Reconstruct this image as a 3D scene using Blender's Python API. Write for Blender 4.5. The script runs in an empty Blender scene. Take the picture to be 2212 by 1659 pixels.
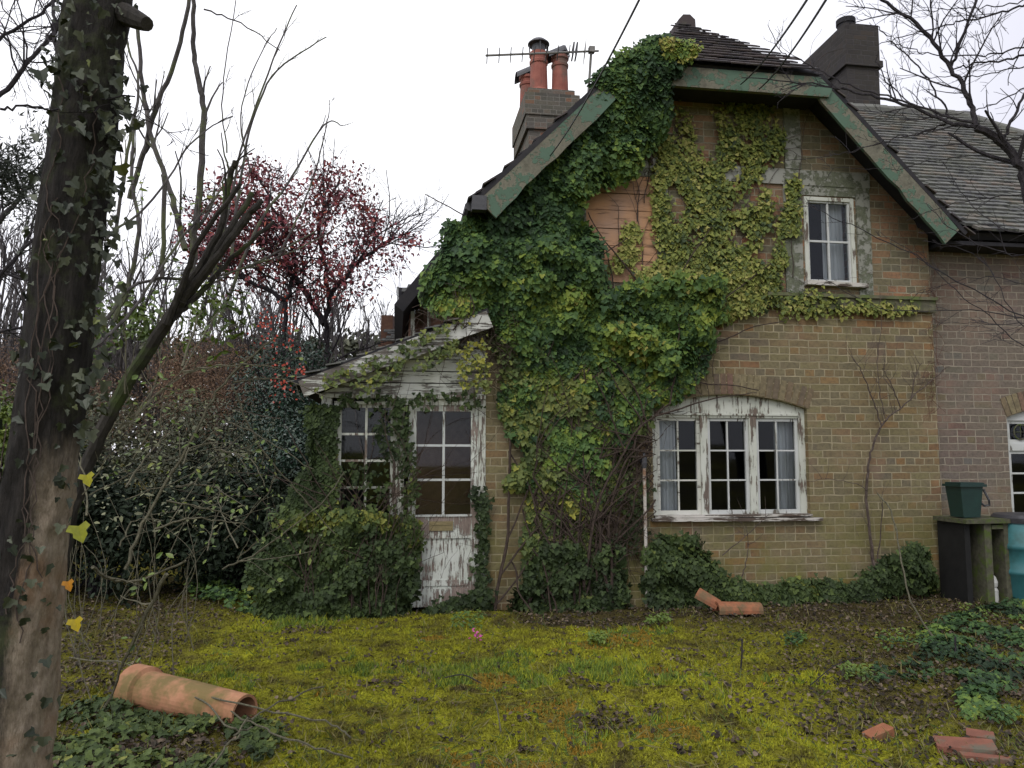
import bpy, math
import numpy as np
from mathutils import Matrix, Vector
D = bpy.data
# ------------------------------------------------------------------ camera, sky, sun
scn = bpy.context.scene
FPX, CAMH, HORIZ = 1671.0, 1.5, 985.0
PITCH = math.atan((HORIZ - 829.5) / FPX)
cd = D.cameras.new('camera'); cam = D.objects.new('camera', cd); scn.collection.objects.link(cam)
cam.location = (0, 0, CAMH); cam.rotation_euler = (math.radians(90) + PITCH, 0, 0)
cd.sensor_width = 36; cd.lens = 36 * FPX / 2212; cd.clip_start = 0.05; cd.clip_end = 2000
scn.camera = cam
scn.view_settings.view_transform = 'Standard'; scn.view_settings.look = 'None'
scn.view_settings.exposure = 0.25; scn.view_settings.gamma = 1
SUN_EL, SUN_AZ = math.radians(48), math.radians(205)
world = D.worlds.new('World'); scn.world = world; world.use_nodes = True
wn = world.node_tree; wn.nodes.clear()
def WN(t, **k):
    n = wn.nodes.new(t)
    for a, b in k.items(): setattr(n, a, b)
    return n
sky = WN('ShaderNodeTexSky', sky_type='NISHITA', sun_disc=False, sun_elevation=SUN_EL, sun_rotation=SUN_AZ)
sc_ = WN('ShaderNodeVectorMath', operation='SCALE'); sc_.inputs[3].default_value = 0.08
tc = WN('ShaderNodeTexCoord'); nz = WN('ShaderNodeTexNoise'); nz.inputs['Scale'].default_value = 1.6; nz.inputs['Detail'].default_value = 3
cr = WN('ShaderNodeValToRGB'); cr.color_ramp.elements[0].position = .35; cr.color_ramp.elements[0].color = (.80, .79, .88, 1)
cr.color_ramp.elements[1].position = .62; cr.color_ramp.elements[1].color = (1.0, 1.0, 1.02, 1)
mx = WN('ShaderNodeMix', data_type='RGBA'); mx.inputs[0].default_value = .88
bg = WN('ShaderNodeBackground'); bg.inputs[1].default_value = 1.3; wo = WN('ShaderNodeOutputWorld')
L = wn.links.new
L(sky.outputs[0], sc_.inputs[0]); L(tc.outputs['Generated'], nz.inputs[0]); L(nz.outputs[0], cr.inputs[0])
sxw = WN('ShaderNodeSeparateXYZ'); L(tc.outputs['Generated'], sxw.inputs[0]); mrw = WN('ShaderNodeMapRange'); mrw.inputs[1].default_value = .10; mrw.inputs[2].default_value = .55; L(sxw.outputs[0], mrw.inputs[0])
cl2 = WN('ShaderNodeMix', data_type='RGBA'); cl2.inputs[7].default_value = (.60, .595, .665, 1); L(mrw.outputs[0], cl2.inputs[0]); L(cr.outputs[0], cl2.inputs[6])   # thicker, greyer cloud to the right
L(sc_.outputs[0], mx.inputs[6]); L(cl2.outputs[2], mx.inputs[7]); L(mx.outputs[2], bg.inputs[0]); L(bg.outputs[0], wo.inputs[0])
sd = D.lights.new('sun', 'SUN'); sd.energy = 1.2; sd.angle = math.radians(25); sd.color = (1, .97, .92)
sun = D.objects.new('sun', sd); scn.collection.objects.link(sun)
sv = Vector((math.sin(SUN_AZ) * math.cos(SUN_EL), math.cos(SUN_AZ) * math.cos(SUN_EL), math.sin(SUN_EL)))
sun.rotation_euler = sv.to_track_quat('Z', 'Y').to_euler()
# ------------------------------------------------------------------ pixel / frame helpers
PSI = math.radians(8.5); CS, SN = math.cos(PSI), math.sin(PSI); OX, OY = -.26, 7.7
def ray(x, y):
    u = (np.asarray(x, float) - 1106) / FPX; v = (829.5 - np.asarray(y, float)) / FPX
    return u, math.cos(PITCH) - v * math.sin(PITCH), math.sin(PITCH) + v * math.cos(PITCH)
def PA(x, y, d=0):                       # photo position -> (along, up) on the facade-parallel plane at depth d
    rx, ry, rz = ray(x, y)
    t = (-SN * OX + CS * OY + d) / (-SN * rx + CS * ry)
    X, Y, Z = rx * t, ry * t, CAMH + rz * t
    return (X - OX) * CS + (Y - OY) * SN, Z
def W(x, y, Y):                          # photo position -> world point on the plane Y
    rx, ry, rz = ray(x, y); t = Y / ry
    return np.stack([rx * t, ry * t, CAMH + rz * t], -1)
def G(x, y, z=0):                        # photo position -> world point on the ground
    rx, ry, rz = ray(x, y); t = (z - CAMH) / rz
    return np.array([rx * t, ry * t, z + 0 * rx])
def l2w(P):
    P = np.asarray(P, float); Q = P.copy()
    Q[..., 0] = OX + P[..., 0] * CS - P[..., 1] * SN
    Q[..., 1] = OY + P[..., 0] * SN + P[..., 1] * CS
    return Q
def vn(x, y, s=1.0, seed=0):             # smooth value noise 0..1
    x = np.asarray(x, float) * s + 1000 + seed * 17.3; y = np.asarray(y, float) * s + 1000 + seed * 9.7
    def h(i, j): return np.modf(np.abs(np.sin(i * 127.1 + j * 311.7 + seed * 74.7) * 43758.5453))[0]
    i, j = np.floor(x), np.floor(y); fx, fy = x - i, y - j
    fx = fx * fx * (3 - 2 * fx); fy = fy * fy * (3 - 2 * fy)
    return (h(i, j) * (1 - fx) + h(i + 1, j) * fx) * (1 - fy) + (h(i, j + 1) * (1 - fx) + h(i + 1, j + 1) * fx) * fy
def fbm(x, y, s, seed=0): return (vn(x, y, s, seed) + .5 * vn(x, y, s * 2.1, seed + 3) + .25 * vn(x, y, s * 4.3, seed + 5)) / 1.75
def gz(X, Y):                            # ground height
    n = fbm(X, Y, 1.3, 2) - .5
    return .07 * n + .02 * (fbm(X, Y, 7, 4) - .5) + .04 * (fbm(X, Y, 5.5, 30) - .5) + .022 * (fbm(X, Y, 16, 33) - .5)
rng = np.random.default_rng(11)
# ------------------------------------------------------------------ mesh builder
class MB:
    def __init__(s): s.V = []; s.F = []; s.R = []; s.n = 0
    def add(s, V, F, r=.5):
        V = np.asarray(V, float).reshape(-1, 3); s.V.append(V)
        if isinstance(F, np.ndarray): s.F.append(F + s.n); k = len(F)
        else:
            k = 0
            for f in F: s.F.append(np.array([f]) + s.n); k += 1
        rr = np.asarray(r, float)
        s.R.append(np.full(k, float(rr)) if rr.ndim == 0 else rr)
        s.n += len(V); return s
    def box(s, x0, x1, y0, y1, z0, z1, r=.5):
        V = [(x, y, z) for z in (z0, z1) for y in (y0, y1) for x in (x0, x1)]
        s.add(V, np.array([(0, 2, 3, 1), (4, 5, 7, 6), (0, 1, 5, 4), (2, 6, 7, 3), (0, 4, 6, 2), (1, 3, 7, 5)]), r); return s
    def obox(s, c, ax, ay, az, r=.5):    # oriented box: centre + three half axes
        c, ax, ay, az = map(lambda q: np.asarray(q, float), (c, ax, ay, az))
        V = [c + i * ax + j * ay + k * az for k in (-1, 1) for j in (-1, 1) for i in (-1, 1)]
        s.add(V, np.array([(0, 2, 3, 1), (4, 5, 7, 6), (0, 1, 5, 4), (2, 6, 7, 3), (0, 4, 6, 2), (1, 3, 7, 5)]), r); return s
    def prism(s, poly, y0, y1, r=.5):    # (x,z) outline extruded in y
        a = sum(poly[i][0] * poly[(i + 1) % len(poly)][1] - poly[(i + 1) % len(poly)][0] * poly[i][1] for i in range(len(poly)))
        if a < 0: poly = poly[::-1]
        n = len(poly); V = [(p[0], y0, p[1]) for p in poly] + [(p[0], y1, p[1]) for p in poly]
        F = [tuple(range(n)), tuple(range(2 * n - 1, n - 1, -1))] + [(i, n + i, n + (i + 1) % n, (i + 1) % n) for i in range(n)]
        s.add(V, F, r); return s
    def tube(s, P, R, k=6, r=.5, cap=True):
        P = np.asarray(P, float); n = len(P); R = np.broadcast_to(np.asarray(R, float), (n,))
        T = np.gradient(P, axis=0); T /= np.linalg.norm(T, axis=1)[:, None] + 1e-9
        up = np.array([.31, .22, .92]) if abs(T[0] @ np.array([.31, .22, .92])) < .9 else np.array([1., .1, 0])
        A = np.cross(T, up); A /= np.linalg.norm(A, axis=1)[:, None] + 1e-9; B = np.cross(T, A)
        t = np.arange(k) * 2 * math.pi / k
        V = P[:, None] + R[:, None, None] * (np.cos(t)[None, :, None] * A[:, None] + np.sin(t)[None, :, None] * B[:, None])
        i = np.arange(n - 1)[:, None] * k; j = np.arange(k)[None]; j2 = (j + 1) % k
        F = np.stack([i + j, i + j2, i + k + j2, i + k + j], -1).reshape(-1, 4)
        s.add(V, F[:, ::-1], r)
        if cap and k > 3:
            s.F.append(np.array([list(range(k))]) + s.n - n * k); s.F.append(np.array([list(range(k))[::-1]]) + s.n - k); s.R.append(np.full(2, float(r)))
        return s
    def lathe(s, c, prof, k=20, r=.5, M=None):   # prof: (radius, height); M: 3x3 rotation
        t = np.arange(k) * 2 * math.pi / k; n = len(prof)
        V = np.array([[(R * math.cos(a), R * math.sin(a), h) for a in t] for R, h in prof]).reshape(-1, 3)
        if M is not None: V = V @ np.asarray(M).T
        i = np.arange(n - 1)[:, None] * k; j = np.arange(k)[None]; j2 = (j + 1) % k
        F = np.stack([i + j, i + j2, i + k + j2, i + k + j], -1).reshape(-1, 4)
        s.add(V + np.asarray(c, float), F, r); return s
    def leaves(s, P, N, T, S, r, shape='ivy', fold=.22):
        sh = LEAF[shape]; P, N, T = (np.asarray(q, float) for q in (P, N, T)); n = len(P)
        if n == 0: return s
        N = N / (np.linalg.norm(N, axis=1)[:, None] + 1e-9)
        T = T - (T * N).sum(1)[:, None] * N; T /= np.linalg.norm(T, axis=1)[:, None] + 1e-9; X = np.cross(T, N)
        o = np.array(sh[0]); S = np.broadcast_to(np.asarray(S, float), (n,))
        wv = 1 + rng.normal(0, .12, n)
        V = P[:, None] + S[:, None, None] * (o[None, :, 0, None] * wv[:, None, None] * X[:, None] + o[None, :, 1, None] * T[:, None]
            + (fold * np.abs(o[None, :, 0, None]) - .12 * o[None, :, 1, None] ** 2) * N[:, None])
        f = np.array(sh[1]); F = (np.arange(n)[:, None, None] * len(o) + f[None]).reshape(-1, f.shape[1])
        s.add(V, F, np.repeat(np.broadcast_to(np.asarray(r, float), (n,)), len(f))); return s
    def build(s, name, mat, parent=None, space='W', base=None, smooth=False, **tags):
        if not s.V: return None
        V = np.concatenate(s.V)
        if space == 'L':
            rot = PSI; UVV = V
        else: rot = 0; UVV = V
        if parent is not None:
            top = parent
            while top.parent: top = top.parent
            b = np.array(top['_b']); assert top['_s'] == space, name
        else: b = np.array(base if base is not None else [V[:, 0].mean(), V[:, 1].mean(), V[:, 2].min()])
        me = D.meshes.new(name); VV = V - b
        me.vertices.add(len(V)); me.vertices.foreach_set('co', VV.ravel())
        sizes = np.concatenate([np.full(len(f), f.shape[1]) for f in s.F]); idx = np.concatenate([f.ravel() for f in s.F])
        me.loops.add(len(idx)); me.loops.foreach_set('vertex_index', idx.astype(np.int32))
        st = np.concatenate([[0], np.cumsum(sizes)[:-1]])
        me.polygons.add(len(sizes)); me.polygons.foreach_set('loop_start', st.astype(np.int32))
        me.update(calc_edges=True)
        at = me.attributes.new('rnd', 'FLOAT', 'FACE'); at.data.foreach_set('value', np.concatenate(s.R).astype(np.float32))
        if len(V) < 60000 and mat.get('uv'):
            nr = np.zeros(len(sizes) * 3); me.polygons.foreach_get('normal', nr); nr = np.abs(nr.reshape(-1, 3))
            ln = np.repeat(nr, sizes, axis=0); q = UVV[idx]
            uv = np.where((ln[:, 2] > .8)[:, None], q[:, [0, 1]], np.where((ln[:, 0] > ln[:, 1])[:, None], q[:, [1, 2]], q[:, [0, 2]]))
            me.uv_layers.new(name='uv').data.foreach_set('uv', uv.ravel().astype(np.float32))
        me.polygons.foreach_set('use_smooth', np.full(len(sizes), bool(smooth)))
        me.materials.append(mat)
        o = D.objects.new(name, me); scn.collection.objects.link(o)
        if parent is not None: o.parent = parent
        else:
            o.location = l2w(b) if space == 'L' else b; o.rotation_euler = (0, 0, rot); o['_b'] = list(map(float, b)); o['_s'] = space
        for k, v in tags.items(): o[k] = v
        return o
def thing(name, label, cat, base, space='W', **k):
    o = D.objects.new(name, None); scn.collection.objects.link(o); o.empty_display_size = .2
    o.location = l2w(np.array(base, float)) if space == 'L' else base; o.rotation_euler = (0, 0, PSI if space == 'L' else 0)
    o['label'] = label; o['category'] = cat; o['_b'] = list(map(float, base)); o['_s'] = space
    for a, b in k.items(): o[a] = b
    return o
def half(pts):                            # half-outline -> two mirrored ngons
    V = [(0, 0)] + pts + [(0, 1)]; n = len(pts)
    m = [(-a, b) for a, b in pts]
    return V + m, [[0] + list(range(1, n + 1)) + [n + 1], [0, n + 1] + list(range(2 * n + 1, n + 1, -1))]
LEAF = {'ivy': half([(.42, -.12), (.62, .22), (.33, .38), (.36, .62)]), 'oval': half([(.24, .35), (.17, .75)]),
        'thin': half([(.10, .4)]), 'blade': half([(.035, .4)]), 'round': half([(.38, .2), (.36, .65)]), 'maple': half([(.35, -.1), (.65, .1), (.4, .35), (.62, .7), (.22, .62)])}
# ------------------------------------------------------------------ materials
class NT:
    def __init__(s, name, uv=False):
        s.m = D.materials.new(name); s.m.use_nodes = True; s.t = s.m.node_tree; s.t.nodes.clear()
        s.out = s.t.nodes.new('ShaderNodeOutputMaterial'); s.b = s.t.nodes.new('ShaderNodeBsdfPrincipled')
        s.t.links.new(s.b.outputs[0], s.out.inputs[0]); s.m['uv'] = uv
    def n(s, t, **k):
        n = s.t.nodes.new(t)
        for a, b in k.items(): setattr(n, a, b)
        return n
    def l(s, a, b): s.t.links.new(a, b)
    def coord(s, kind='Object', scale=(1, 1, 1)):
        c = s.n('ShaderNodeUVMap') if kind == 'UV' else s.n('ShaderNodeTexCoord')
        m = s.n('ShaderNodeMapping'); m.inputs['Scale'].default_value = scale
        s.l(c.outputs[0] if kind == 'UV' else c.outputs[kind], m.inputs[0]); return m.outputs[0]
    def noise(s, co, sc, det=5, rough=.6):
        n = s.n('ShaderNodeTexNoise'); n.inputs['Scale'].default_value = sc; n.inputs['Detail'].default_value = det; n.inputs['Roughness'].default_value = rough
        s.l(co, n.inputs['Vector']); return n.outputs[0]
    def ramp(s, fac, stops, interp='LINEAR'):
        r = s.n('ShaderNodeValToRGB'); r.color_ramp.interpolation = interp; e = r.color_ramp.elements
        while len(e) < len(stops): e.new(.5)
        for q, (p, c) in zip(e, stops):
            q.position = p; q.color = (*c, 1) if isinstance(c, tuple) else (c, c, c, 1)
        s.l(fac, r.inputs[0]); return r.outputs[0]
    def mix(s, fac, a, b, blend='MIX'):
        m = s.n('ShaderNodeMix', data_type='RGBA', blend_type=blend)
        for sock, v in ((m.inputs[0], fac), (m.inputs[6], a), (m.inputs[7], b)):
            if isinstance(v, (int, float)): sock.default_value = v
            elif isinstance(v, tuple): sock.default_value = (*v, 1)
            else: s.l(v, sock)
        return m.outputs[2]
    def col(s, c, rough=.8, spec=.3):
        if isinstance(c, tuple): s.b.inputs['Base Color'].default_value = (*c, 1)
        else: s.l(c, s.b.inputs['Base Color'])
        s.b.inputs['Roughness'].default_value = rough; s.b.inputs['Specular IOR Level'].default_value = spec; return s
    def bump(s, h, st=.5, dist=.01):
        b = s.n('ShaderNodeBump'); b.inputs['Strength'].default_value = st; b.inputs['Distance'].default_value = dist
        s.l(h, b.inputs['Height']); s.l(b.outputs[0], s.b.inputs['Normal']); return s
    def attr(s):
        a = s.n('ShaderNodeAttribute'); a.attribute_name = 'rnd'; return a.outputs['Fac']
def m_brick(name, cols, mortar, patch=None, moss=0.0, bw=.225, rh=.0785):
    t = NT(name, True); co = t.coord('UV')
    wob = t.n('ShaderNodeVectorMath', operation='ADD'); nn = t.n('ShaderNodeTexNoise'); nn.inputs['Scale'].default_value = 9; t.l(co, nn.inputs['Vector'])
    s2 = t.n('ShaderNodeVectorMath', operation='SCALE'); s2.inputs[3].default_value = .020; t.l(nn.outputs['Color'], s2.inputs[0]); t.l(co, wob.inputs[0]); t.l(s2.outputs[0], wob.inputs[1])
    def br(w, off):
        b = t.n('ShaderNodeTexBrick'); b.offset = .5; b.inputs['Color1'].default_value = (0, 0, 0, 1); b.inputs['Color2'].default_value = (1, 1, 1, 1)
        b.inputs['Mortar'].default_value = (.5, .5, .5, 1); b.inputs['Scale'].default_value = 1; b.inputs['Mortar Size'].default_value = .0065; b.inputs['Mortar Smooth'].default_value = .25
        b.inputs['Brick Width'].default_value = w; b.inputs['Row Height'].default_value = rh; t.l(wob.outputs[0], b.inputs['Vector']); return b
    b1 = br(bw, 0); b1.squash = .5; b1.squash_frequency = 3
    base = t.ramp(b1.outputs['Color'], cols)
    big = t.noise(co, .9, 4); fine = t.noise(co, 30, 5, .7); mid = t.noise(co, 5, 5)
    if patch: base = t.mix(t.ramp(big, [(.36, 0.0), (.55, 1.0)]), base, t.mix(.5, base, patch))
    base = t.mix(t.ramp(mid, [(.3, .22), (.7, 0.0)]), base, (.05, .045, .035))
    base = t.mix(t.ramp(fine, [(.35, .45), (.55, 0.0)]), base, (.06, .05, .04))
    if patch and moss: base = t.mix(t.ramp(t.noise(co, 1.7, 3), [(.52, 0.0), (.68, .5)]), base, t.mix(.5, base, (.34, .20, .14)))
    mo = t.mix(t.ramp(mid, [(.35, 0.0), (.65, 1.0)]), mortar, tuple(q * .62 for q in mortar))
    c = t.mix(b1.outputs['Fac'], base, mo)
    if moss:
        sx = t.n('ShaderNodeSeparateXYZ'); t.l(co, sx.inputs[0])
        a = t.n('ShaderNodeMapRange'); a.inputs[1].default_value = 1.5; a.inputs[2].default_value = 0; t.l(sx.outputs[1], a.inputs[0])
        g = t.n('ShaderNodeMath', operation='MULTIPLY'); t.l(a.outputs[0], g.inputs[0]); t.l(t.ramp(t.noise(co, 2.2, 6, .65), [(.42, 0.0), (.62, 1.0)]), g.inputs[1])
        g2 = t.n('ShaderNodeMath', operation='MULTIPLY'); t.l(g.outputs[0], g2.inputs[0]); g2.inputs[1].default_value = moss
        c = t.mix(g2.outputs[0], c, (.13, .13, .025))
    t.col(c, .92, .15)
    inv = t.ramp(b1.outputs['Fac'], [(0, 1.0), (1, 0.0)]); hh = t.mix(.35, inv, fine); t.bump(hh, .7, .012); return t.m
def m_peel(name, paint, wood, amt=.5, along='x', sc=1.0):
    t = NT(name); s = {'x': (3, 30, 30), 'z': (30, 30, 3), 'n': (12, 12, 12)}[along]; co = t.coord('Object', tuple(q * sc for q in s)); c2 = t.coord('Object')
    n1 = t.noise(co, 1.0, 6, .75); n2 = t.noise(c2, 3, 4); n3 = t.noise(c2, 60, 3)
    k = t.n('ShaderNodeMath', operation='ADD'); t.l(n1, k.inputs[0]); q = t.n('ShaderNodeMath', operation='MULTIPLY'); t.l(n2, q.inputs[0]); q.inputs[1].default_value = .7; t.l(q.outputs[0], k.inputs[1])
    msk = t.ramp(k.outputs[0], [(1.04 - amt * .3, 0.0), (1.08 - amt * .3, 1.0)])
    pc = t.mix(t.ramp(n2, [(.3, 0.0), (.7, .6)]), paint, tuple(a * b for a, b in zip(paint, (.7, .74, .62))))
    wc = t.mix(t.ramp(n1, [(.4, 0.0), (.7, 1.0)]), wood, tuple(a * .35 for a in wood))
    t.col(t.mix(msk, pc, wc), .75, .3); t.bump(t.ramp(msk, [(0, 1.0), (1, 0.0)]), .8, .006); return t.m
def m_leaf(name, stops, rough=.5, spec=.4, trans=.0):
    t = NT(name); c = t.ramp(t.attr(), stops); n = t.noise(t.coord('Object'), 40, 2)
    t.col(t.mix(t.ramp(n, [(.3, .35), (.7, 0.0)]), c, (.03, .04, .015)), rough, spec)
    if trans: t.b.inputs['Transmission Weight'].default_value = 0
    return t.m
def m_bark(name, a, b, patch=None, sc=1, pt=(.5, .6)):
    t = NT(name); co = t.coord('Object', (6 * sc, 6 * sc, 1.5 * sc)); n = t.noise(co, 3, 8, .7); c2 = t.coord('Object'); n2 = t.noise(c2, 2.5 * sc, 5)
    c = t.ramp(n, [(.35, a), (.65, b)])
    if patch: c = t.mix(t.ramp(n2, [(pt[0], 0.0), (pt[1], 1.0)]), c, patch)
    t.col(c, .9, .2); t.bump(n, .8, .02); return t.m
def m_plain(name, a, b, sc=8, rough=.8, spec=.3, bump=.3, extra=None):
    t = NT(name); co = t.coord('Object'); n = t.noise(co, sc, 6, .65); c = t.ramp(n, [(.3, a), (.7, b)])
    if extra: c = t.mix(t.ramp(t.noise(co, sc * .35, 5, .7), [(.5, 0.0), (.62, 1.0)]), c, extra)
    t.col(c, rough, spec); t.bump(n, bump, .01); return t.m
OLIVE = [(p_, (c_[0] * 1.10, c_[1] * 1.17, c_[2] * 1.15)) for p_, c_ in [(0, (.19, .085, .045)), (.1, (.18, .115, .07)), (.3, (.155, .122, .068)), (.5, (.19, .155, .085)), (.68, (.165, .13, .09)), (.84, (.12, .095, .075)), (.95, (.22, .12, .055)), (1, (.26, .13, .06))]]
M = {}
M['brick'] = m_brick('weathered_brick', OLIVE, (.36, .31, .20), (.22, .19, .095), .75)
M['brick_gable'] = m_brick('gable_brick', [(0, (.36, .16, .09)), (.3, (.31, .18, .115)), (.5, (.19, .155, .095)), (.75, (.15, .13, .10)), (1, (.36, .17, .09))], (.30, .27, .19), (.15, .15, .085))
M['brick_wing'] = m_brick('wing_brick', [(0, (.17, .10, .085)), (.3, (.18, .145, .12)), (.5, (.16, .13, .11)), (.75, (.18, .14, .12)), (.9, (.13, .13, .12)), (1, (.19, .15, .08))], (.31, .27, .21), (.19, .165, .125), .7)
M['brick_stack'] = m_brick('sooty_brick', [(0, (.030, .027, .034)), (.5, (.05, .045, .046)), (.85, (.045, .042, .052)), (1, (.07, .052, .048))], (.075, .07, .07), (.05, .048, .04))
M['brick_stack2'] = m_brick('lichen_brick', [(0, (.07, .065, .062)), (.4, (.12, .11, .098)), (.85, (.15, .12, .10)), (1, (.24, .11, .07))], (.20, .19, .165), (.12, .125, .085))
t = NT('arch_brick'); c = t.ramp(t.attr(), [(0, (.20, .12, .09)), (.35, (.20, .16, .095)), (.7, (.24, .20, .115)), (1, (.12, .085, .07))]); n = t.noise(t.coord('Object'), 25, 5)
t.col(t.mix(t.ramp(n, [(.35, .5), (.65, 0.0)]), c, (.05, .045, .035)), .9, .2); t.bump(n, .5); M['arch'] = t.m
t = NT('roof_tile'); c = t.ramp(t.attr(), [(0, (.055, .056, .06)), (.4, (.10, .10, .10)), (.75, (.14, .138, .132)), (1, (.15, .12, .10))]); co = t.coord('Object'); n = t.noise(co, 12, 6, .7); n2 = t.noise(co, 1.6, 4)
c = t.mix(t.ramp(n, [(.45, 0.0), (.62, .8)]), c, (.17, .175, .155)); c = t.mix(t.ramp(n2, [(.45, 0.0), (.7, .25)]), c, (.09, .10, .05)); t.col(c, .9, .2); t.bump(n, .5); M['tile'] = t.m
t = NT('dark_tile'); c = t.ramp(t.attr(), [(0, (.03, .026, .03)), (.5, (.05, .042, .046)), (1, (.075, .058, .055))]); n = t.noise(t.coord('Object'), 14, 6, .7)
t.col(t.mix(t.ramp(n, [(.5, 0.0), (.7, .6)]), c, (.10, .10, .07)), .85, .3); t.bump(n, .4); M['tile_dark'] = t.m
M['under'] = m_plain('roof_underside', (.012, .012, .016), (.03, .028, .03), 6)
M['white'] = m_peel('peeling_white_paint', (.53, .53, .49), (.20, .16, .13), .38, 'x')
M['white_v'] = m_peel('peeling_white_post', (.54, .55, .50), (.23, .18, .145), .52, 'z')
M['white_fresh'] = m_peel('white_paint', (.52, .53, .53), (.22, .19, .15), .24, 'z')
M['white_rot'] = m_peel('rotten_white_sill', (.52, .49, .46), (.12, .09, .07), .62, 'x')
M['door_panel'] = m_peel('flaking_door_panel', (.56, .58, .54), (.30, .235, .20), .66, 'z', 1.6)
M['board_white'] = m_peel('flaking_boards', (.60, .61, .57), (.25, .23, .20), .62, 'x')
M['barge_white'] = m_peel('flaking_barge', (.50, .50, .47), (.17, .15, .13), .75, 'x')
M['barge'] = m_peel('green_barge_paint', (.085, .14, .10), (.20, .19, .14), .74, 'n', .5)
M['timber'] = m_peel('weathered_timber', (.27, .27, .24), (.17, .185, .125), .66, 'n', 1.3)
M['beam'] = m_plain('mossy_beam', (.05, .05, .03), (.15, .14, .09), 9, extra=(.10, .13, .04))
t = NT('orange_render'); co = t.coord('Object', (1.2, 1, 9)); n = t.noise(co, 3, 6, .6); n2 = t.noise(t.coord('Object'), 2.5, 4)
c = t.mix(t.ramp(n2, [(.35, 0.0), (.65, 1.0)]), (.45, .25, .13), (.33, .21, .145)); t.col(t.mix(t.ramp(n, [(.34, .85), (.46, 0.0)]), c, (.12, .075, .05)), .9, .2); t.bump(n, .5); M['boarding'] = t.m
t = NT('glass'); gl = t.n('ShaderNodeBsdfGlossy'); gl.inputs['Roughness'].default_value = .03; gl.inputs[0].default_value = (.9, .95, 1, 1); tr = t.n('ShaderNodeBsdfTransparent'); tr.inputs[0].default_value = (.78, .81, .82, 1)
fr = t.n('ShaderNodeFresnel'); fr.inputs[0].default_value = 1.42; ms = t.n('ShaderNodeMixShader'); t.l(fr.outputs[0], ms.inputs[0]); t.l(tr.outputs[0], ms.inputs[1]); t.l(gl.outputs[0], ms.inputs[2]); t.l(ms.outputs[0], t.out.inputs[0]); M['glass'] = t.m
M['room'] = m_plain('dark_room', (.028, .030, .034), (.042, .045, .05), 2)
t = NT('net_curtain'); n = t.noise(t.coord('Object', (25, 1, 1)), 1.5, 3); t.col(t.ramp(n, [(.3, (.45, .46, .48)), (.7, (.82, .84, .86))]), .9, .1); M['curtain'] = t.m
M['terracotta'] = m_plain('red_terracotta', (.20, .065, .05), (.30, .11, .08), 6, extra=(.14, .09, .07))
M['clay'] = m_plain('orange_clay', (.27, .125, .065), (.43, .225, .13), 7, .85, .2, .5, extra=(.17, .125, .05))
M['clay2'] = m_plain('orange_red_clay', (.20, .08, .045), (.34, .14, .07), 9, .85, .2, .5, extra=(.15, .10, .055))
M['redbrick'] = m_plain('loose_red_brick', (.15, .065, .045), (.24, .095, .06), 14, extra=(.12, .11, .08))
M['metal'] = m_plain('dark_metal', (.03, .03, .035), (.06, .06, .065), 20, .5, .5)
M['alu'] = m_plain('dull_aluminium', (.13, .125, .115), (.22, .21, .19), 20, .55, .5)
M['cable'] = m_plain('black_cable', (.02, .02, .022), (.03, .03, .03), 20, .6)
M['pipe'] = m_plain('white_plastic_pipe', (.40, .37, .33), (.55, .52, .47), 12, .5, extra=(.22, .13, .08))
M['bin'] = m_plain('dark_green_plastic', (.006, .024, .021), (.010, .038, .032), 8, .45, .5, .1)
M['barrel'] = m_plain('teal_plastic', (.03, .13, .14), (.05, .18, .19), 4, .45, .5, .1, extra=(.03, .09, .08))
M['mossy'] = m_plain('mossy_concrete', (.045, .045, .03), (.11, .105, .07), 22, extra=(.07, .10, .02))
M['black'] = m_plain('black_gap_shade', (.008, .008, .008), (.015, .015, .014), 8)  # near-black colour standing in for shade in the stand's gaps
M['bottle'] = m_plain('pale_plastic', (.4, .4, .38), (.55, .55, .5), 10, .4)
M['tilehung'] = m_plain('reddish_hung_tiles', (.16, .085, .06), (.24, .13, .09), 18)
M['stone'] = m_plain('grey_flint', (.16, .16, .15), (.28, .27, .26), 12)
M['gold'] = m_plain('tarnished_brass', (.16, .13, .06), (.24, .19, .09), 20, .5, .5)
M['stem'] = m_bark('vine_stem', (.05, .038, .032), (.13, .10, .085), sc=4)
M['stem_dead'] = m_bark('dead_vine', (.03, .022, .018), (.085, .062, .05), sc=4)
M['twig'] = m_bark('dark_twig', (.018, .016, .02), (.045, .04, .042), sc=3)
M['twig_green'] = m_bark('greenish_twig', (.07, .065, .045), (.16, .15, .10), sc=3)
M['twig_grey'] = m_bark('grey_branch', (.045, .04, .04), (.12, .11, .105), (.10, .11, .06), 2)
M['twig_red'] = m_bark('reddish_shoot', (.08, .04, .03), (.16, .085, .06), sc=3)
M['trunk_dark'] = m_bark('mossy_dark_bark', (.02, .018, .016), (.05, .045, .038), (.05, .07, .02), 1.5, (.55, .7))
M['far_twig'] = m_bark('far_twig', (.06, .055, .055), (.12, .11, .11), sc=2)
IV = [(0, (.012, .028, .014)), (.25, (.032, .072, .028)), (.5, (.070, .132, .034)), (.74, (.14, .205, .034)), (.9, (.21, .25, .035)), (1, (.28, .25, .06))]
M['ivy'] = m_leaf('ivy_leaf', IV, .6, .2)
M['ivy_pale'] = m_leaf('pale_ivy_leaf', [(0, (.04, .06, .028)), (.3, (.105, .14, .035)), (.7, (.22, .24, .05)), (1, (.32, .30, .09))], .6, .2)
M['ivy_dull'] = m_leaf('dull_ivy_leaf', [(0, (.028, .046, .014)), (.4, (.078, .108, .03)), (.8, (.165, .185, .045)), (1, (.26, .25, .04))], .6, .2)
M['ivy_dark'] = m_leaf('dark_ivy_leaf', [(0, (.012, .022, .008)), (.5, (.040, .064, .020)), (.85, (.085, .12, .03)), (1, (.19, .20, .04))], .6, .18)
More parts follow.
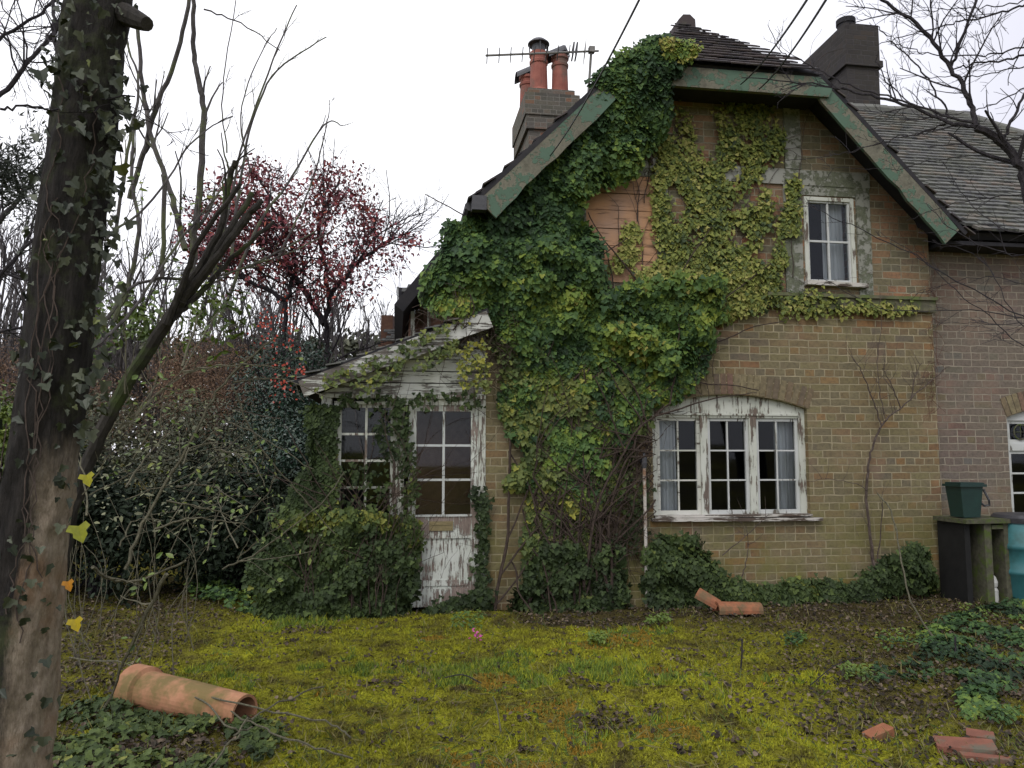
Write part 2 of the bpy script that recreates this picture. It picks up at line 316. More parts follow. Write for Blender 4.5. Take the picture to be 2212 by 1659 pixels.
M['laurel'] = m_leaf('dark_evergreen_leaf', [(0, (.007, .011, .008)), (.6, (.014, .024, .014)), (.92, (.035, .05, .03)), (1, (.12, .13, .08))], .6, .15)
M['holly'] = m_leaf('holly_leaf', [(0, (.008, .022, .016)), (.6, (.018, .05, .034)), (1, (.06, .09, .05))], .35, .5)
M['hedge'] = m_leaf('grey_green_leaf', [(0, (.03, .035, .02)), (.5, (.085, .09, .055)), (1, (.17, .175, .08))], .6)
M['bracken'] = m_leaf('brown_bracken', [(0, (.09, .05, .035)), (.5, (.22, .13, .085)), (1, (.32, .21, .12))], .8)
M['bright'] = m_leaf('bright_green_leaf', [(0, (.04, .07, .012)), (.5, (.10, .16, .02)), (1, (.19, .22, .03))], .5)
M['red'] = m_leaf('crimson_leaf', [(0, (.07, .03, .035)), (.4, (.20, .045, .065)), (.8, (.32, .055, .075)), (1, (.42, .10, .06))], .6)
M['berry'] = m_leaf('red_berry', [(0, (.3, .02, .015)), (1, (.45, .05, .02))], .4)
M['trunkivy'] = m_leaf('variegated_ivy_leaf', [(0, (.018, .024, .016)), (.5, (.05, .06, .04)), (.85, (.10, .11, .07)), (1, (.13, .15, .04))], .5, .3)
M['autumn'] = m_leaf('yellow_leaf', [(0, (.20, .23, .02)), (.5, (.42, .36, .01)), (1, (.45, .17, .01))], .5)
M['conifer'] = m_leaf('conifer_needle', [(0, (.015, .022, .018)), (1, (.05, .06, .045))], .6)
M['litter'] = m_leaf('fallen_leaf', [(0, (.018, .012, .010)), (.4, (.055, .036, .026)), (.75, (.10, .068, .048)), (1, (.20, .15, .105))], .7, .3)
M['straw'] = m_leaf('straw', [(0, (.06, .10, .02)), (.4, (.13, .15, .035)), (1, (.28, .24, .11))], .8, .15)
GR = [(0, (.03, .022, .014)), (.25, (.085, .07, .024)), (.40, (.19, .18, .02)), (.55, (.28, .28, .02)), (.66, (.37, .37, .022)), (.76, (.18, .24, .03)), (.88, (.09, .16, .04)), (1, (.32, .18, .018))]
t = NT('mossy_ground'); a = t.n('ShaderNodeAttribute'); a.attribute_name = 'tone'; co = t.coord('Object'); n = t.noise(co, 45, 5, .7)
c = t.ramp(a.outputs['Fac'], GR); c = t.mix(t.ramp(n, [(.35, .75), (.6, 0.0)]), c, (.025, .02, .01)); t.col(c, .95, .1); t.bump(n, .8, .03); M['ground'] = t.m
M['grass'] = m_leaf('moss_and_grass', GR, .75, .15)
t = NT('pink'); t.col((.5, .07, .3), .6); M['pink'] = t.m
# ------------------------------------------------------------------ ground
def gtone(X, Y):
    lx = (X - OX) * CS + (Y - OY) * SN; ly = -(X - OX) * SN + (Y - OY) * CS     # along / behind facade line
    a = fbm(X, Y, 1.1, 7); b = fbm(X, Y, 2.6, 9); c = fbm(X, Y, 6, 12)
    d_ = fbm(X, Y, 15, 51); v = .51 + (b - .5) * .5 + (c - .5) * .5 + (d_ - .5) * .5
    green = np.clip((a + .35 * c - .72) * 9, 0, 1); v = np.where(green > .3, .66 + .26 * d_, v)
    orange = fbm(X + 31, Y, 1.9, 21); v = np.where((orange > .66) & (ly < -1), .93 + .07 * c, v)
    # leaf litter strip along the wall and on both sides
    s = np.clip((ly + 1.15 + .9 * (b - .5)) * 2.2, 0, 1) * np.clip((lx + .1) * 2, 0, 1)
    s = np.maximum(s, np.clip((X - 1.3 + 2.6 * (a - .5) + 1.2 * (c - .5) + .3 * (ly + 3)) * .7, 0, 1) * .85)
    s = np.maximum(s, np.clip((-X - .95 + 1.6 * (a - .5) + .9 * (c - .5)) * 1.5, 0, 1) * np.clip((5.0 - Y + 1.2 * (b - .5)) * 1.1, 0, 1) * .95); s = np.maximum(s, np.clip((-X - 2.3 + 1.6 * (c - .5)) * 1.2, 0, .8))
    s = np.maximum(s, np.clip((.5 * c + .5 * b - .60) * 14, 0, 1) * .85); s = np.maximum(s, np.clip((d_ - .68) * 8, 0, .7))
    s = np.maximum(s, np.clip((Y - 12) * .3, 0, .6))
    return v * (1 - s) + s * (.08 + .30 * c), s
def axis(lo, hi, st, far):
    a = list(np.arange(lo, hi, st)); d = st; x = hi
    while x < far: d *= 1.35; x += d; a.append(x)
    d = st; x = lo; b = []
    while x > -far: d *= 1.35; x -= d; b.append(x)
    return np.array(b[::-1] + a)
gx = axis(-7, 7.5, .045, 900); gy = axis(2.6, 11, .045, 900); XX, YY = np.meshgrid(gx, gy)
damp = 1 / (1 + (np.hypot(XX, YY - 6) / 40) ** 2); ZZ = gz(XX, YY) * damp
g = MB(); nx_, ny_ = len(gx), len(gy); ii = (np.arange(ny_ - 1)[:, None] * nx_ + np.arange(nx_ - 1)[None])
g.add(np.stack([XX, YY, ZZ], -1), np.stack([ii, ii + 1, ii + nx_ + 1, ii + nx_], -1).reshape(-1, 4))
go = g.build('ground', M['ground'], base=(0, 0, 0), smooth=True, kind='structure')
ta = go.data.attributes.new('tone', 'FLOAT', 'POINT'); ta.data.foreach_set('value', gtone(XX, YY)[0].ravel().astype(np.float32))
# moss / grass tufts
def scatter(n, x0, x1, y0, y1):
    Y = y0 * (y1 / y0) ** rng.random(n); X = rng.uniform(-1, 1, n) * (Y * .70 + .2); return X, Y
X, Y = scatter(330000, 0, 0, 3.3, 9.3); T_, S_ = gtone(X, Y)
keep = rng.random(len(X)) > S_ * .93
lx = (X - OX) * CS + (Y - OY) * SN; ly = -(X - OX) * SN + (Y - OY) * CS
keep &= ~((ly > -.02) & (lx > -1.7)); X, Y, T_ = X[keep], Y[keep], T_[keep]; n = len(X)
P = np.stack([X, Y, gz(X, Y) - .004], -1); grassy = (T_ > .66) & (T_ < .9)
h = np.where(grassy, rng.uniform(.015, .045, n), rng.uniform(.005, .017, n)) * (1 + .1 * (Y - 3)) * (.35 + 1.5 * fbm(X, Y, 11, 88) ** 1.3); wd = np.where(grassy, .0035, .006) * (1 + .12 * (Y - 3))
ang = rng.uniform(0, 2 * math.pi, n); lean = rng.normal(0, .45, (n, 2)); sx, sy = np.cos(ang) * wd, np.sin(ang) * wd
V = np.stack([P + np.stack([-sx, -sy, 0 * sx], -1), P + np.stack([sx, sy, 0 * sx], -1), P + np.stack([lean[:, 0] * h, lean[:, 1] * h, h], -1)], 1)
g = MB(); g.add(V, np.arange(3 * n).reshape(-1, 3), np.clip(T_ + rng.normal(0, .06, n), 0, 1)); g.build('moss_and_grass', M['grass'], base=(0, 0, 0), kind='stuff', label='yellow green moss and short grass covering the lawn', category='grass')
# fallen leaves
X, Y = scatter(80000, 0, 0, 3.3, 9.3); T_, S_ = gtone(X, Y); lx = (X - OX) * CS + (Y - OY) * SN; ly = -(X - OX) * SN + (Y - OY) * CS
keep = (rng.random(len(X)) < S_ ** 1.5 * .8 + .004) & ~((ly > -.02) & (lx > -1.7)); X, Y = X[keep], Y[keep]; n = len(X)
g = MB(); g.leaves(np.stack([X, Y, gz(X, Y) + rng.uniform(.004, .03, n)], -1), np.stack([rng.normal(0, .5, n), rng.normal(-.15, .5, n), np.ones(n)], -1), rng.normal(0, 1, (n, 3)), rng.uniform(.012, .036, n), rng.random(n) ** 1.4, 'round', .5)
g.build('leaf_litter', M['litter'], base=(0, 0, 0), kind='stuff', label='brown fallen leaves lying over the lawn and along the wall foot', category='fallen leaves')
X, Y = scatter(9000, 0, 0, 3.3, 8.5); lx = (X - OX) * CS + (Y - OY) * SN; ly = -(X - OX) * SN + (Y - OY) * CS; kk = ((ly < -.05) | (lx < -1.8)) & (fbm(X, Y, 2, 70) > .45); X, Y = X[kk], Y[kk]; n = len(X)
g = MB(); g.leaves(np.stack([X, Y, gz(X, Y) + .01], -1), np.stack([rng.normal(0, 1, n), -np.ones(n), rng.uniform(.2, 1.2, n)], -1), np.stack([rng.normal(0, 1, n), rng.normal(0, 1, n), rng.uniform(.1, 1.2, n)], -1), rng.uniform(.03, .11, n), rng.random(n), 'blade', .5)
g.build('dry_grass', M['straw'], base=(0, 0, 0), kind='stuff', label='thin straw coloured grass blades through the moss', category='grass')
# ------------------------------------------------------------------ main house
GA, GB = 1.36, 3.49                       # where the half hip starts
house = thing('brick_cottage', 'old brick and timber cottage with ivy and half hipped gable', 'cottage', (2.4, 0, 0), 'L')
def arch_pts(a0, a1, zs, rise, n=12):
    c = (a1 - a0) / 2; R = c * c / (2 * rise) + rise / 2; m = (a0 + a1) / 2
    return [(x, zs + rise - R + math.sqrt(max(R * R - (x - m) ** 2, 0))) for x in np.linspace(a0, a1, n)], m, zs + rise - R, R
wa0, wa1, wz0, wz1 = 1.72, 3.43, .83, 2.00
ap, am, acz, aR = arch_pts(wa0, wa1, wz1, .14)
b = MB(); b.box(0, wa0, 0, .24, -.2, 3.1); b.box(wa1, 4.95, 0, .24, -.2, 3.1); b.box(wa0, wa1, 0, .24, -.2, wz0)
b.prism([(wa0, 3.1)] + ap + [(wa1, 3.1)], 0, .24); b.build('wall', M['brick'], house, 'L')
b = MB()                                   # gable wall above the beam, round the upstairs window
ua0, ua1, uz0, uz1 = 3.47, 4.06, 3.33, 4.32
rl = lambda z: max(0.0, -.02 + (z - 4.04)); rr = lambda z: min(4.95, 4.93 - (z - 3.97))
b.prism([(0, 3.2), (ua0, 3.2), (ua0, 5.45), (GA + .02, 5.45), (0, 4.06)], 0.004, .22)
b.box(ua0, ua1, .004, .22, 3.2, uz0); b.prism([(ua0, uz1), (ua1, uz1), (ua1, 4.84), (3.48, 5.42), (ua0, 5.43)], .004, .22)
b.prism([(ua1, 3.2), (4.95, 3.2), (4.95, 3.95), (ua1, 4.84)], .004, .22)
b.box(0, .22, .3, 8, -.2, 4.0); b.build('gable_wall', M['brick_gable'], house, 'L')
b = MB(); b.box(0.02, 4.97, -.045, .1, 3.07, 3.20); b.box(3.0, 4.98, -.07, -.01, 3.20, 3.235); b.build('beam', M['beam'], house, 'L')
def tbox(a0, a1, z0, z1, y=-.016): q = MB(); q.box(a0, a1, y, .05, z0, z1); q.build('timber', M['timber'], house, 'L')
tbox(3.27, 3.46, 4.62, 5.33); tbox(1.3, 4.26, 4.44, 4.61, -.02); tbox(3.24, 3.44, 3.24, 4.44); tbox(4.09, 4.25, 3.24, 4.44); tbox(1.70, 1.86, 4.61, 5.3); tbox(3.44, 4.09, 4.335, 4.44, -.012)
tbox(.9, 1.04, 3.24, 4.44); tbox(1.80, 1.93, 3.24, 4.44)
bz = [3.3, 3.52, 3.68, 3.86, 4.06, 4.24, 4.44]; b = MB()
for i in range(6): b.prism([(1.04, bz[i] + .004 + rng.normal(0, .004)), (1.80, bz[i] + .004 + rng.normal(0, .006)), (1.80, bz[i + 1] - .004), (1.04, bz[i + 1] - .004)], -.012 - .006 * rng.random(), .05)
b.build('boarded_panel', M['boarding'], house, 'L')
# arch
b = MB(); k = 25
for i in range(k):
    x = wa0 - .06 + (wa1 - wa0 + .12) * (i + .5) / k; th = math.asin((x - am) / (aR + .11)); d = np.array([math.sin(th), 0, math.cos(th)]); e = np.array([math.cos(th), 0, -math.sin(th)])
    c = np.array([am, .05, acz]) + d * (aR + .115); b.obox(c, e * .0305, (0, .056, 0), d * .107, rng.random())
b.build('brick_arch', M['arch'], house, 'L')
# big window
def casement(parent, a0, a1, z0, z1, cols, rows, y, mat, bar=.018, fr=.045, frmat=None, pbars=None):
    f = MB(); f.box(a0, a0 + fr, y, y + .045, z0, z1); f.box(a1 - fr, a1, y, y + .045, z0, z1); f.box(a0 + fr, a1 - fr, y + .002, y + .043, z1 - fr, z1); f.box(a0 + fr, a1 - fr, y + .002, y + .043, z0, z0 + fr * 1.3)
    A0, A1, Z0, Z1 = a0 + fr, a1 - fr, z0 + fr * 1.3, z1 - fr
    for i in range(1, cols): c = A0 + (A1 - A0) * i / cols; f.box(c - bar / 2, c + bar / 2, y + .008, y + .04, Z0, Z1)
    for j in range(1, rows):
        c = Z0 + (Z1 - Z0) * j / rows
        for i in range(cols):
            l = A0 + (A1 - A0) * i / cols + (bar / 2 if i else 0); r_ = A0 + (A1 - A0) * (i + 1) / cols - (bar / 2 if i < cols - 1 else 0); f.box(l, r_, y + .010, y + .038, c - bar / 2, c + bar / 2)
    f.build('casement', mat, parent, 'L')
    for i in range(cols):
        for j in range(rows):
            q = MB(); e = .004; l, r_ = A0 + (A1 - A0) * i / cols, A0 + (A1 - A0) * (i + 1) / cols; u, v = Z0 + (Z1 - Z0) * j / rows, Z0 + (Z1 - Z0) * (j + 1) / rows
            t1, t2 = rng.normal(0, .0022, 2)
            q.add([(l, y + .024 + t1, u), (r_, y + .024 - t1, u), (r_, y + .024 - t1 + t2, v), (l, y + .024 + t1 + t2, v)], np.array([(0, 1, 2, 3)])); q.build('pane', M['glass'], parent, 'L')
win = MB(); y = .06
win.box(wa0, wa0 + .07, y, y + .09, wz0 + .06, wz1); win.box(wa1 - .07, wa1, y, y + .09, wz0 + .06, wz1)
m1, m2 = 2.30, 2.84
for m in (m1, m2): win.box(m - .04, m + .04, y - .004, y + .09, wz0 + .06, 1.93)
win.prism([(wa0, 1.90), (wa1, 1.90), (wa1, wz1)] + ap[::-1][1:-1] + [(wa0, wz1)], y + .001, y + .088)
win.box(wa0 + .07, wa1 - .07, y - .014, y + .002, 1.925, 1.945)
wobj = win.build('window', M['white_v'], house, 'L')
for a0, a1 in ((wa0 + .07, m1 - .04), (m1 + .04, m2 - .04), (m2 + .04, wa1 - .07)): casement(wobj, a0, a1, wz0 + .065, 1.90, 2, 3, y + .02, M['white_fresh'] if a0 > 2 else M['white'], .016, .034)
s_ = MB(); s_.prism([(wa0 - .03, wz0 + .01), (wa1 + .10, wz0 - .002), (wa1 + .10, wz0 + .03), (wa0 - .03, wz0 + .045)], -.07, .16); s_.box(wa0, wa1, -.045, .15, wz0 + .045, wz0 + .068); s_.build('sill', M['white_rot'], wobj, 'L')
def curtain(parent, a0, a1, z0, z1, y, amp=.02):
    xs = np.linspace(a0, a1, 40); ph = rng.random() * 6; yy = y + amp * np.sin(xs * 70 + ph) + amp * .5 * np.sin(xs * 31)
    V = np.concatenate([np.stack([xs, yy, 0 * xs + z0], -1), np.stack([xs * .96 + .04 * a0, yy, 0 * xs + z1], -1)])
    i = np.arange(39); q = MB(); q.add(V, np.stack([i, i + 1, i + 41, i + 40], -1)); q.build('curtain', M['curtain'], parent, 'L', smooth=True)
curtain(wobj, wa0 + .07, 2.06, .86, 1.92, .22); curtain(wobj, 3.17, wa1 - .05, .86, 1.92, .24)
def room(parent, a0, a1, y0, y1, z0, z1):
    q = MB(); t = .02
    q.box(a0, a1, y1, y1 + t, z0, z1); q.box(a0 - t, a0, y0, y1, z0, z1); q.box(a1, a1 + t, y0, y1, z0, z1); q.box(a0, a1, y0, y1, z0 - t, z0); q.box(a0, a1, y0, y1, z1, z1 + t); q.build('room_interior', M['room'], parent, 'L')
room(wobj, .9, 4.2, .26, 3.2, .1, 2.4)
# upstairs window
f = MB(); y = -.01
f.box(ua0, ua0 + .045, y, y + .09, uz0 + .04, uz1); f.box(ua1 - .045, ua1, y, y + .09, uz0 + .04, uz1); f.box(ua0 + .045, ua1 - .045, y + .002, y + .088, uz1 - .04, uz1)
w2 = f.build('window', M['white_v'], house, 'L'); casement(w2, ua0 + .045, ua1 - .045, uz0 + .05, uz1 - .04, 2, 2, y + .02, M['white_fresh'], .022, .02)
q = MB(); q.prism([(ua0 - .02, uz0), (ua1 + .1, uz0 - .015), (ua1 + .1, uz0 + .03), (ua0 - .02, uz0 + .048)], -.075, .08); q.build('sill', M['white_rot'], w2, 'L')
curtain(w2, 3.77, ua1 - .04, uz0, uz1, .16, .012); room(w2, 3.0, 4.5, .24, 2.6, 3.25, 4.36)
# roof
def tiles(mb, o, u, v, U, Vn, ok, gauge=.10, wd=.165, th=.014, lift=.02):
    o, u, v = (np.asarray(q, float) for q in (o, u, v)); u = u / np.linalg.norm(u); v = v / np.linalg.norm(v); n = np.cross(u, v); n *= np.sign(n[2])
    for j in range(int(Vn / gauge) + 1):
        off = (j % 2) * wd / 2 + rng.uniform(-.01, .01)
        for i in range(-1, int(U / wd) + 2):
            uu = i * wd + off; vv = j * gauge + rng.normal(0, .004)
            if uu < 0 or uu > U or not ok(uu, vv): continue
            tl = lift + rng.normal(0, .003); c = o + u * (uu + wd / 2) + v * (vv + gauge * .62) + n * (tl)
            vt = v - n * .20; vt /= np.linalg.norm(vt); nt = np.cross(u, vt); nt *= np.sign(nt[2])
            rt = u + v * rng.normal(0, .01)
            mb.obox(c, rt * (wd / 2 - .003), vt * gauge * .72, nt * th / 2, rng.random())
rf = MB(); s2 = math.sqrt(.5)
und = MB(); e = 4.0; RA, RZ = 2.43, 6.54
LE = (-.15, 4.0); RE = (5.10, 3.87)
def quad(mb, P, th=.05):
    P = np.array(P, float); nn = np.cross(P[1] - P[0], P[2] - P[0]); nn /= np.linalg.norm(nn); nn *= np.sign(nn[2]) * th; n = len(P)
    mb.add(np.concatenate([P, P - nn]), [tuple(range(n)), tuple(range(2 * n - 1, n - 1, -1))] + [(i, (i + 1) % n, n + (i + 1) % n, n + i) for i in range(n)])
yf = -.42; hz = 5.5; hy = .64
quad(und, [(LE[0], yf, LE[1]), (GA - .02, yf, hz), (RA, hy, RZ), (RA, 8, RZ), (LE[0], 8, LE[1])])
quad(und, [(RE[0], yf, RE[1]), (GB + .02, yf, hz), (RA, hy, RZ), (RA, 8, RZ), (RE[0], 8, RE[1])])
quad(und, [(GA - .02, yf, hz), (GB + .02, yf, hz), (RA, hy, RZ)], .04)
ln = math.hypot(RA - LE[0], RZ - LE[1])
okl = lambda u, v: v < ln - .03 and (lambda z: z < hz or u > (z - hz) * 1.02)(LE[1] + (RZ - LE[1]) * v / ln)
tiles(rf, (LE[0] - .04, yf - .03, LE[1] - .04), (0, 1, 0), (RA - LE[0], 0, RZ - LE[1]), 6.2, ln, okl)
lr = math.hypot(RE[0] - RA, RZ - RE[1])
okr = lambda u, v: v < lr - .03 and (lambda z: z < hz or u > (z - hz) * 1.02)(RE[1] + (RZ - RE[1]) * v / lr)
tiles(rf, (RE[0] + .04, yf - .03, RE[1] - .04), (0, 1, 0), (RA - RE[0], 0, RZ - RE[1]), 2.7, lr, okr)
lh = math.hypot(hy - yf, RZ - hz)
tiles(rf, (GA - .06, yf - .04, hz - .01), (1, 0, 0), (0, hy - yf, RZ - hz), GB - GA + .1, lh, lambda u, v: v < lh - .05 and (v / lh) * (RA - GA) - .03 < u < (GB - GA + .1) - (v / lh) * (GB - RA) - .12)
P_ = [(RA, hy - .05 + i * .35, RZ + .02 + .015 * (i % 2)) for i in range(14)]
for i in range(13): rf.tube([P_[i], P_[i + 1]], .085 if i else .11, 8, .8)
ro = und.build('roof', M['under'], house, 'L'); rf.build('tiling', M['tile_dark'], ro, 'L')
def barge(p0, p1, w, y0, y1, mat, parent, name='bargeboard'):
    d = np.array([p1[0] - p0[0], p1[1] - p0[1]]); d /= np.linalg.norm(d); n = np.array([d[1], -d[0]]); n *= -np.sign(n[1])
    q = MB(); K = 14; top = [np.array(p0) + (np.array(p1) - np.array(p0)) * i / K for i in range(K + 1)]
    bot = [t_ + n * w * (1 + .03 * rng.normal()) for t_ in top][::-1]; q.prism([tuple(t_) for t_ in top + bot], y0, y1); return q.build(name, mat, parent, 'L')
barge((GA - .08, hz - .06), (LE[0] + .02, LE[1] - .04), .235, yf, yf + .035, M['barge'], house)
barge((GB + .06, hz - .04), (RE[0] - .1, RE[1] + .02), .225, yf, yf + .035, M['barge'], house)
q = MB(); q.prism([(GA + .02, hz - .04), (GB - .02, hz - .04), (GB + .10, hz - .16), (GA - .08, hz - .16)], yf - .012, yf + .02); q.prism([(GA - .08, hz - .165), (GB + .1, hz - .165), (GB + .06, hz - .26), (GA - .05, hz - .26)], yf - .03, yf + .02)
q.build('fascia', M['barge'], house, 'L')
q = MB(); q.box(GA - .05, GB + .05, yf + .03, .0, hz - .20, hz - .17); q.build('soffit', M['under'], house, 'L')
q = MB(); q.box(-.19, -.05, yf - .02, yf + .08, 3.86, 4.0); q.tube([(-.2, yf + .1, 3.93), (-.2, 8, 3.9)], .05, 8); q.build('gutter', M['metal'], house, 'L')
# back left wing
bw = MB(); bw.box(-.75, -.02, .8, 5, -.2, 2.72); bw.box(-.60, -.02, .8, 5, 2.72, 3.25); bw.prism([(-.75, 2.72), (-.60, 2.72), (-.60, 3.22), (-.75, 3.1)], 1.1, 5); bwo = bw.build('side_wing', M['tilehung'], house, 'L')
q = MB(); quad(q, [(-.12, .42, 4.12), (-.92, .42, 3.08), (-.92, 5, 3.08), (-.12, 5, 4.12)], .12); q.build('wing_roof', M['under'], bwo, 'L')
q = MB(); q.box(-.74, -.70, .78, .83, 2.75, 3.08); q.box(-.56, -.52, .76, .81, 2.75, 3.16); q.build('window_post', M['white_v'], bwo, 'L')
q = MB(); q.box(-.70, -.56, .785, .80, 2.75, 3.1); q.build('window_pane', M['glass'], bwo, 'L')
# chimneys
def stack(a0, a1, y0, y1, z0, z1, bands, mat, lean=0):
    q = MB(); q.box(a0, a1, y0, y1, z0, z1)
    for zb, zt, o in bands: q.box(a0 - o, a1 + o, y0 - o, y1 + o, zb, zt)
    return q.build('chimney', mat, house, 'L')
c1 = stack(1.36, 2.20, 5.35, 6.75, 4.0, 8.02, [(6.78, 6.86, .06), (7.25, 7.50, .05), (7.50, 7.9, .075)], M['brick_stack2'])
def pot(parent, x, y, z, h, r, cap):
    q = MB(); q.lathe((x, y, z), [(r * 1.12, -.05), (r * 1.12, .06), (r, .10), (r * .92, h * .72), (r * 1.02, h * .74), (r * 1.04, h * .80), (r * .90, h * .83), (r * .92, h * .9), (r * 1.06, h * .93), (r * 1.04, h), (r * .8, h), (r * .8, h - .2)], 20); o = q.build('chimney_pot', M['terracotta'], parent, 'L', smooth=False)
    if cap == 'lid':
        q = MB(); q.lathe((x, y, z + h), [(r * .72, .0), (r * .76, .15), (r * 1.22, .17), (r * 1.2, .19), (r * .8, .25), (.0, .28)], 18)
        for a_ in (0, 1.57, 3.14, 4.71): q.tube([(x + r * math.cos(a_), y + r * math.sin(a_), z + h - .05), (x + r * 1.05 * math.cos(a_), y + r * 1.05 * math.sin(a_), z + h + .17)], .012, 4)
        q.build('cowl', M['metal'], parent, 'L')
    if cap == 'hood':
        q = MB(); t_ = np.linspace(-.9, .95, 12); q2 = []
        for s in (-1, 1): pass
        n_ = 12; xs = x - .02 + np.linspace(-1.35, 1.15, n_) * r; prof = z + h + .05 + .16 * np.clip(np.linspace(0, 1, n_) * 1.25, 0, 1) - np.where(np.linspace(0, 1, n_) > .8, (np.linspace(0, 1, n_) - .8) * .9, 0)
        A = np.linspace(0, math.pi, 9); V = np.array([[(xs[i], y + r * 1.05 * math.cos(a_), prof[i] - .13 + .16 * math.sin(a_)) for a_ in A] for i in range(n_)]).reshape(-1, 3)
        ix = np.arange(n_ - 1)[:, None] * 9 + np.arange(8)[None]; q.add(V, np.stack([ix, ix + 1, ix + 10, ix + 9], -1).reshape(-1, 4)); q.lathe((x, y, z + h - .02), [(r * .9, 0), (r * .9, .1)], 14); q.build('cowl', M['metal'], parent, 'L')
pot(c1, 1.60, 5.65, 8.02, .80, .165, 'lid'); pot(c1, 2.00, 5.68, 8.02, .78, .155, 'hood'); pot(c1, 1.52, 6.4, 8.02, .72, .155, 'hood')
c2 = stack(5.83, 6.36, 2.75, 4.0, 4.8, 8.10, [(7.42, 7.52, .045), (7.52, 8.10, .014)], M['brick_stack'])
q = MB(); q.lathe((5.99, 2.98, 8.05), [(.13, 0), (.13, .16), (.145, .16), (.145, .24), (.10, .24), (.10, .05)], 18); q.build('chimney_pot', M['under'], c2, 'L')
# ------------------------------------------------------------------ right wing
wing = thing('adjoining_cottage', 'lower brick cottage with old tiled roof joined to the right side', 'cottage', (7, .14, 0), 'L')
q = MB(); q.box(4.955, 5.90, .12, .34, -.2, 3.95); q.box(5.90, 7.6, .12, .34, -.2, .75); ap2, m_, cz2, R2 = arch_pts(5.90, 7.2, 1.93, .12)
q.prism([(5.90, 3.95)] + ap2 + [(7.2, 3.95)], .12, .34); q.box(7.2, 9.6, .12, .34, -.2, 3.95); q.box(9.4, 9.6, .34, 6, -.2, 3.95); q.build('wall', M['brick_wing'], wing, 'L')
q = MB(); k = 20
for i in range(k):
    x = 5.86 + 1.4 * (i + .5) / k; th = math.asin((x - m_) / (R2 + .11)); d = np.array([math.sin(th), 0, math.cos(th)]); e_ = np.array([math.cos(th), 0, -math.sin(th)])
    q.obox(np.array([m_, .165, cz2]) + d * (R2 + .115), e_ * .031, (0, .052, 0), d * .107, rng.random())
q.build('brick_arch', M['arch'], wing, 'L')
q = MB(); q.box(5.90, 5.955, .17, .26, .78, 1.93); q.box(7.14, 7.2, .17, .26, .78, 1.93); q.box(5.955, 7.14, .172, .258, 1.56, 1.64); q.prism([(5.90, 1.90), (7.2, 1.90), (7.2, 1.93)] + ap2[::-1][1:-1] + [(5.90, 1.93)], .171, .259); q.box(6.5, 6.56, .171, .26, .8, 1.56)
w3 = q.build('window', M['white_fresh'], wing, 'L'); casement(w3, 5.955, 6.5, .82, 1.56, 2, 3, .19, M['white_fresh'], .02, .035); casement(w3, 6.56, 7.14, .82, 1.56, 2, 3, .19, M['white_fresh'], .02, .035)
q = MB(); q.box(5.87, 7.24, .06, .27, .74, .78); q.build('sill', M['white_rot'], w3, 'L'); casement(w3, 5.955, 6.5, 1.64, 1.90, 1, 1, .19, M['white_fresh'], .02, .035)
q = MB(); tt = np.linspace(0, 2 * math.pi, 25); q.tube([(6.12 + .085 * math.cos(a_), .18, 1.77 + .085 * math.sin(a_)) for a_ in tt], .008, 6); q.tube([(6.04, .18, 1.77), (6.2, .18, 1.77)], .004, 4); q.tube([(6.12, .18, 1.69), (6.12, .18, 1.85)], .004, 4); q.build('round_vent', M['mossy'], w3, 'L')
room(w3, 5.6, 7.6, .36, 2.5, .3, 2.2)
und = MB(); rf = MB(); E0, EY, RZ2, RY2 = 3.93, -.22, 6.62, 2.60; HX = 7.65
quad(und, [(4.97, EY, E0), (10.3, EY, E0), (HX, RY2, RZ2), (2.6, RY2, RZ2)], .08); quad(und, [(10.3, EY, E0), (10.3, 5.5, E0), (HX, RY2, RZ2)], .08); quad(und, [(4.4, 5.5, E0), (10.3, 5.5, E0), (HX, RY2, RZ2), (4.4, RY2, RZ2)], .08)
ls = math.hypot(RY2 - EY, RZ2 - E0)
def okw(u, v):
    a = 4.5 + u; z = E0 + (RZ2 - E0) * v / ls; f_ = v / ls
    return a < 10.3 - (10.3 - HX) * f_ - .05 and a > RE[0] + .15 - (z - RE[1]) * 1.0 and v < ls - .05
tiles(rf, (4.5, EY - .03, E0 - .01), (1, 0, 0), (0, RY2 - EY, RZ2 - E0), 5.8, ls, okw, .105, .165, .030, .04)
for i in range(9): rf.tube([(5.2 + i * .28, RY2, RZ2 + .02 + .01 * (i % 2)), (5.49 + i * .28, RY2, RZ2 + .03)], .10, 8, .7)
for i in range(15): f_ = i / 15; f2 = (i + 1) / 15; p0 = np.array([HX, RY2, RZ2]); p1 = np.array([10.3, EY, E0]); rf.tube([p0 + (p1 - p0) * f_ + (0, 0, .03), p0 + (p1 - p0) * f2 + (0, 0, .05)], .085, 8, .6)
ro = und.build('roof', M['under'], wing, 'L'); rf.build('tiling', M['tile'], ro, 'L')
q = MB(); q.box(5.0, 9.6, -.2, .12, 3.80, 3.84); q.build('soffit', M['under'], wing, 'L')
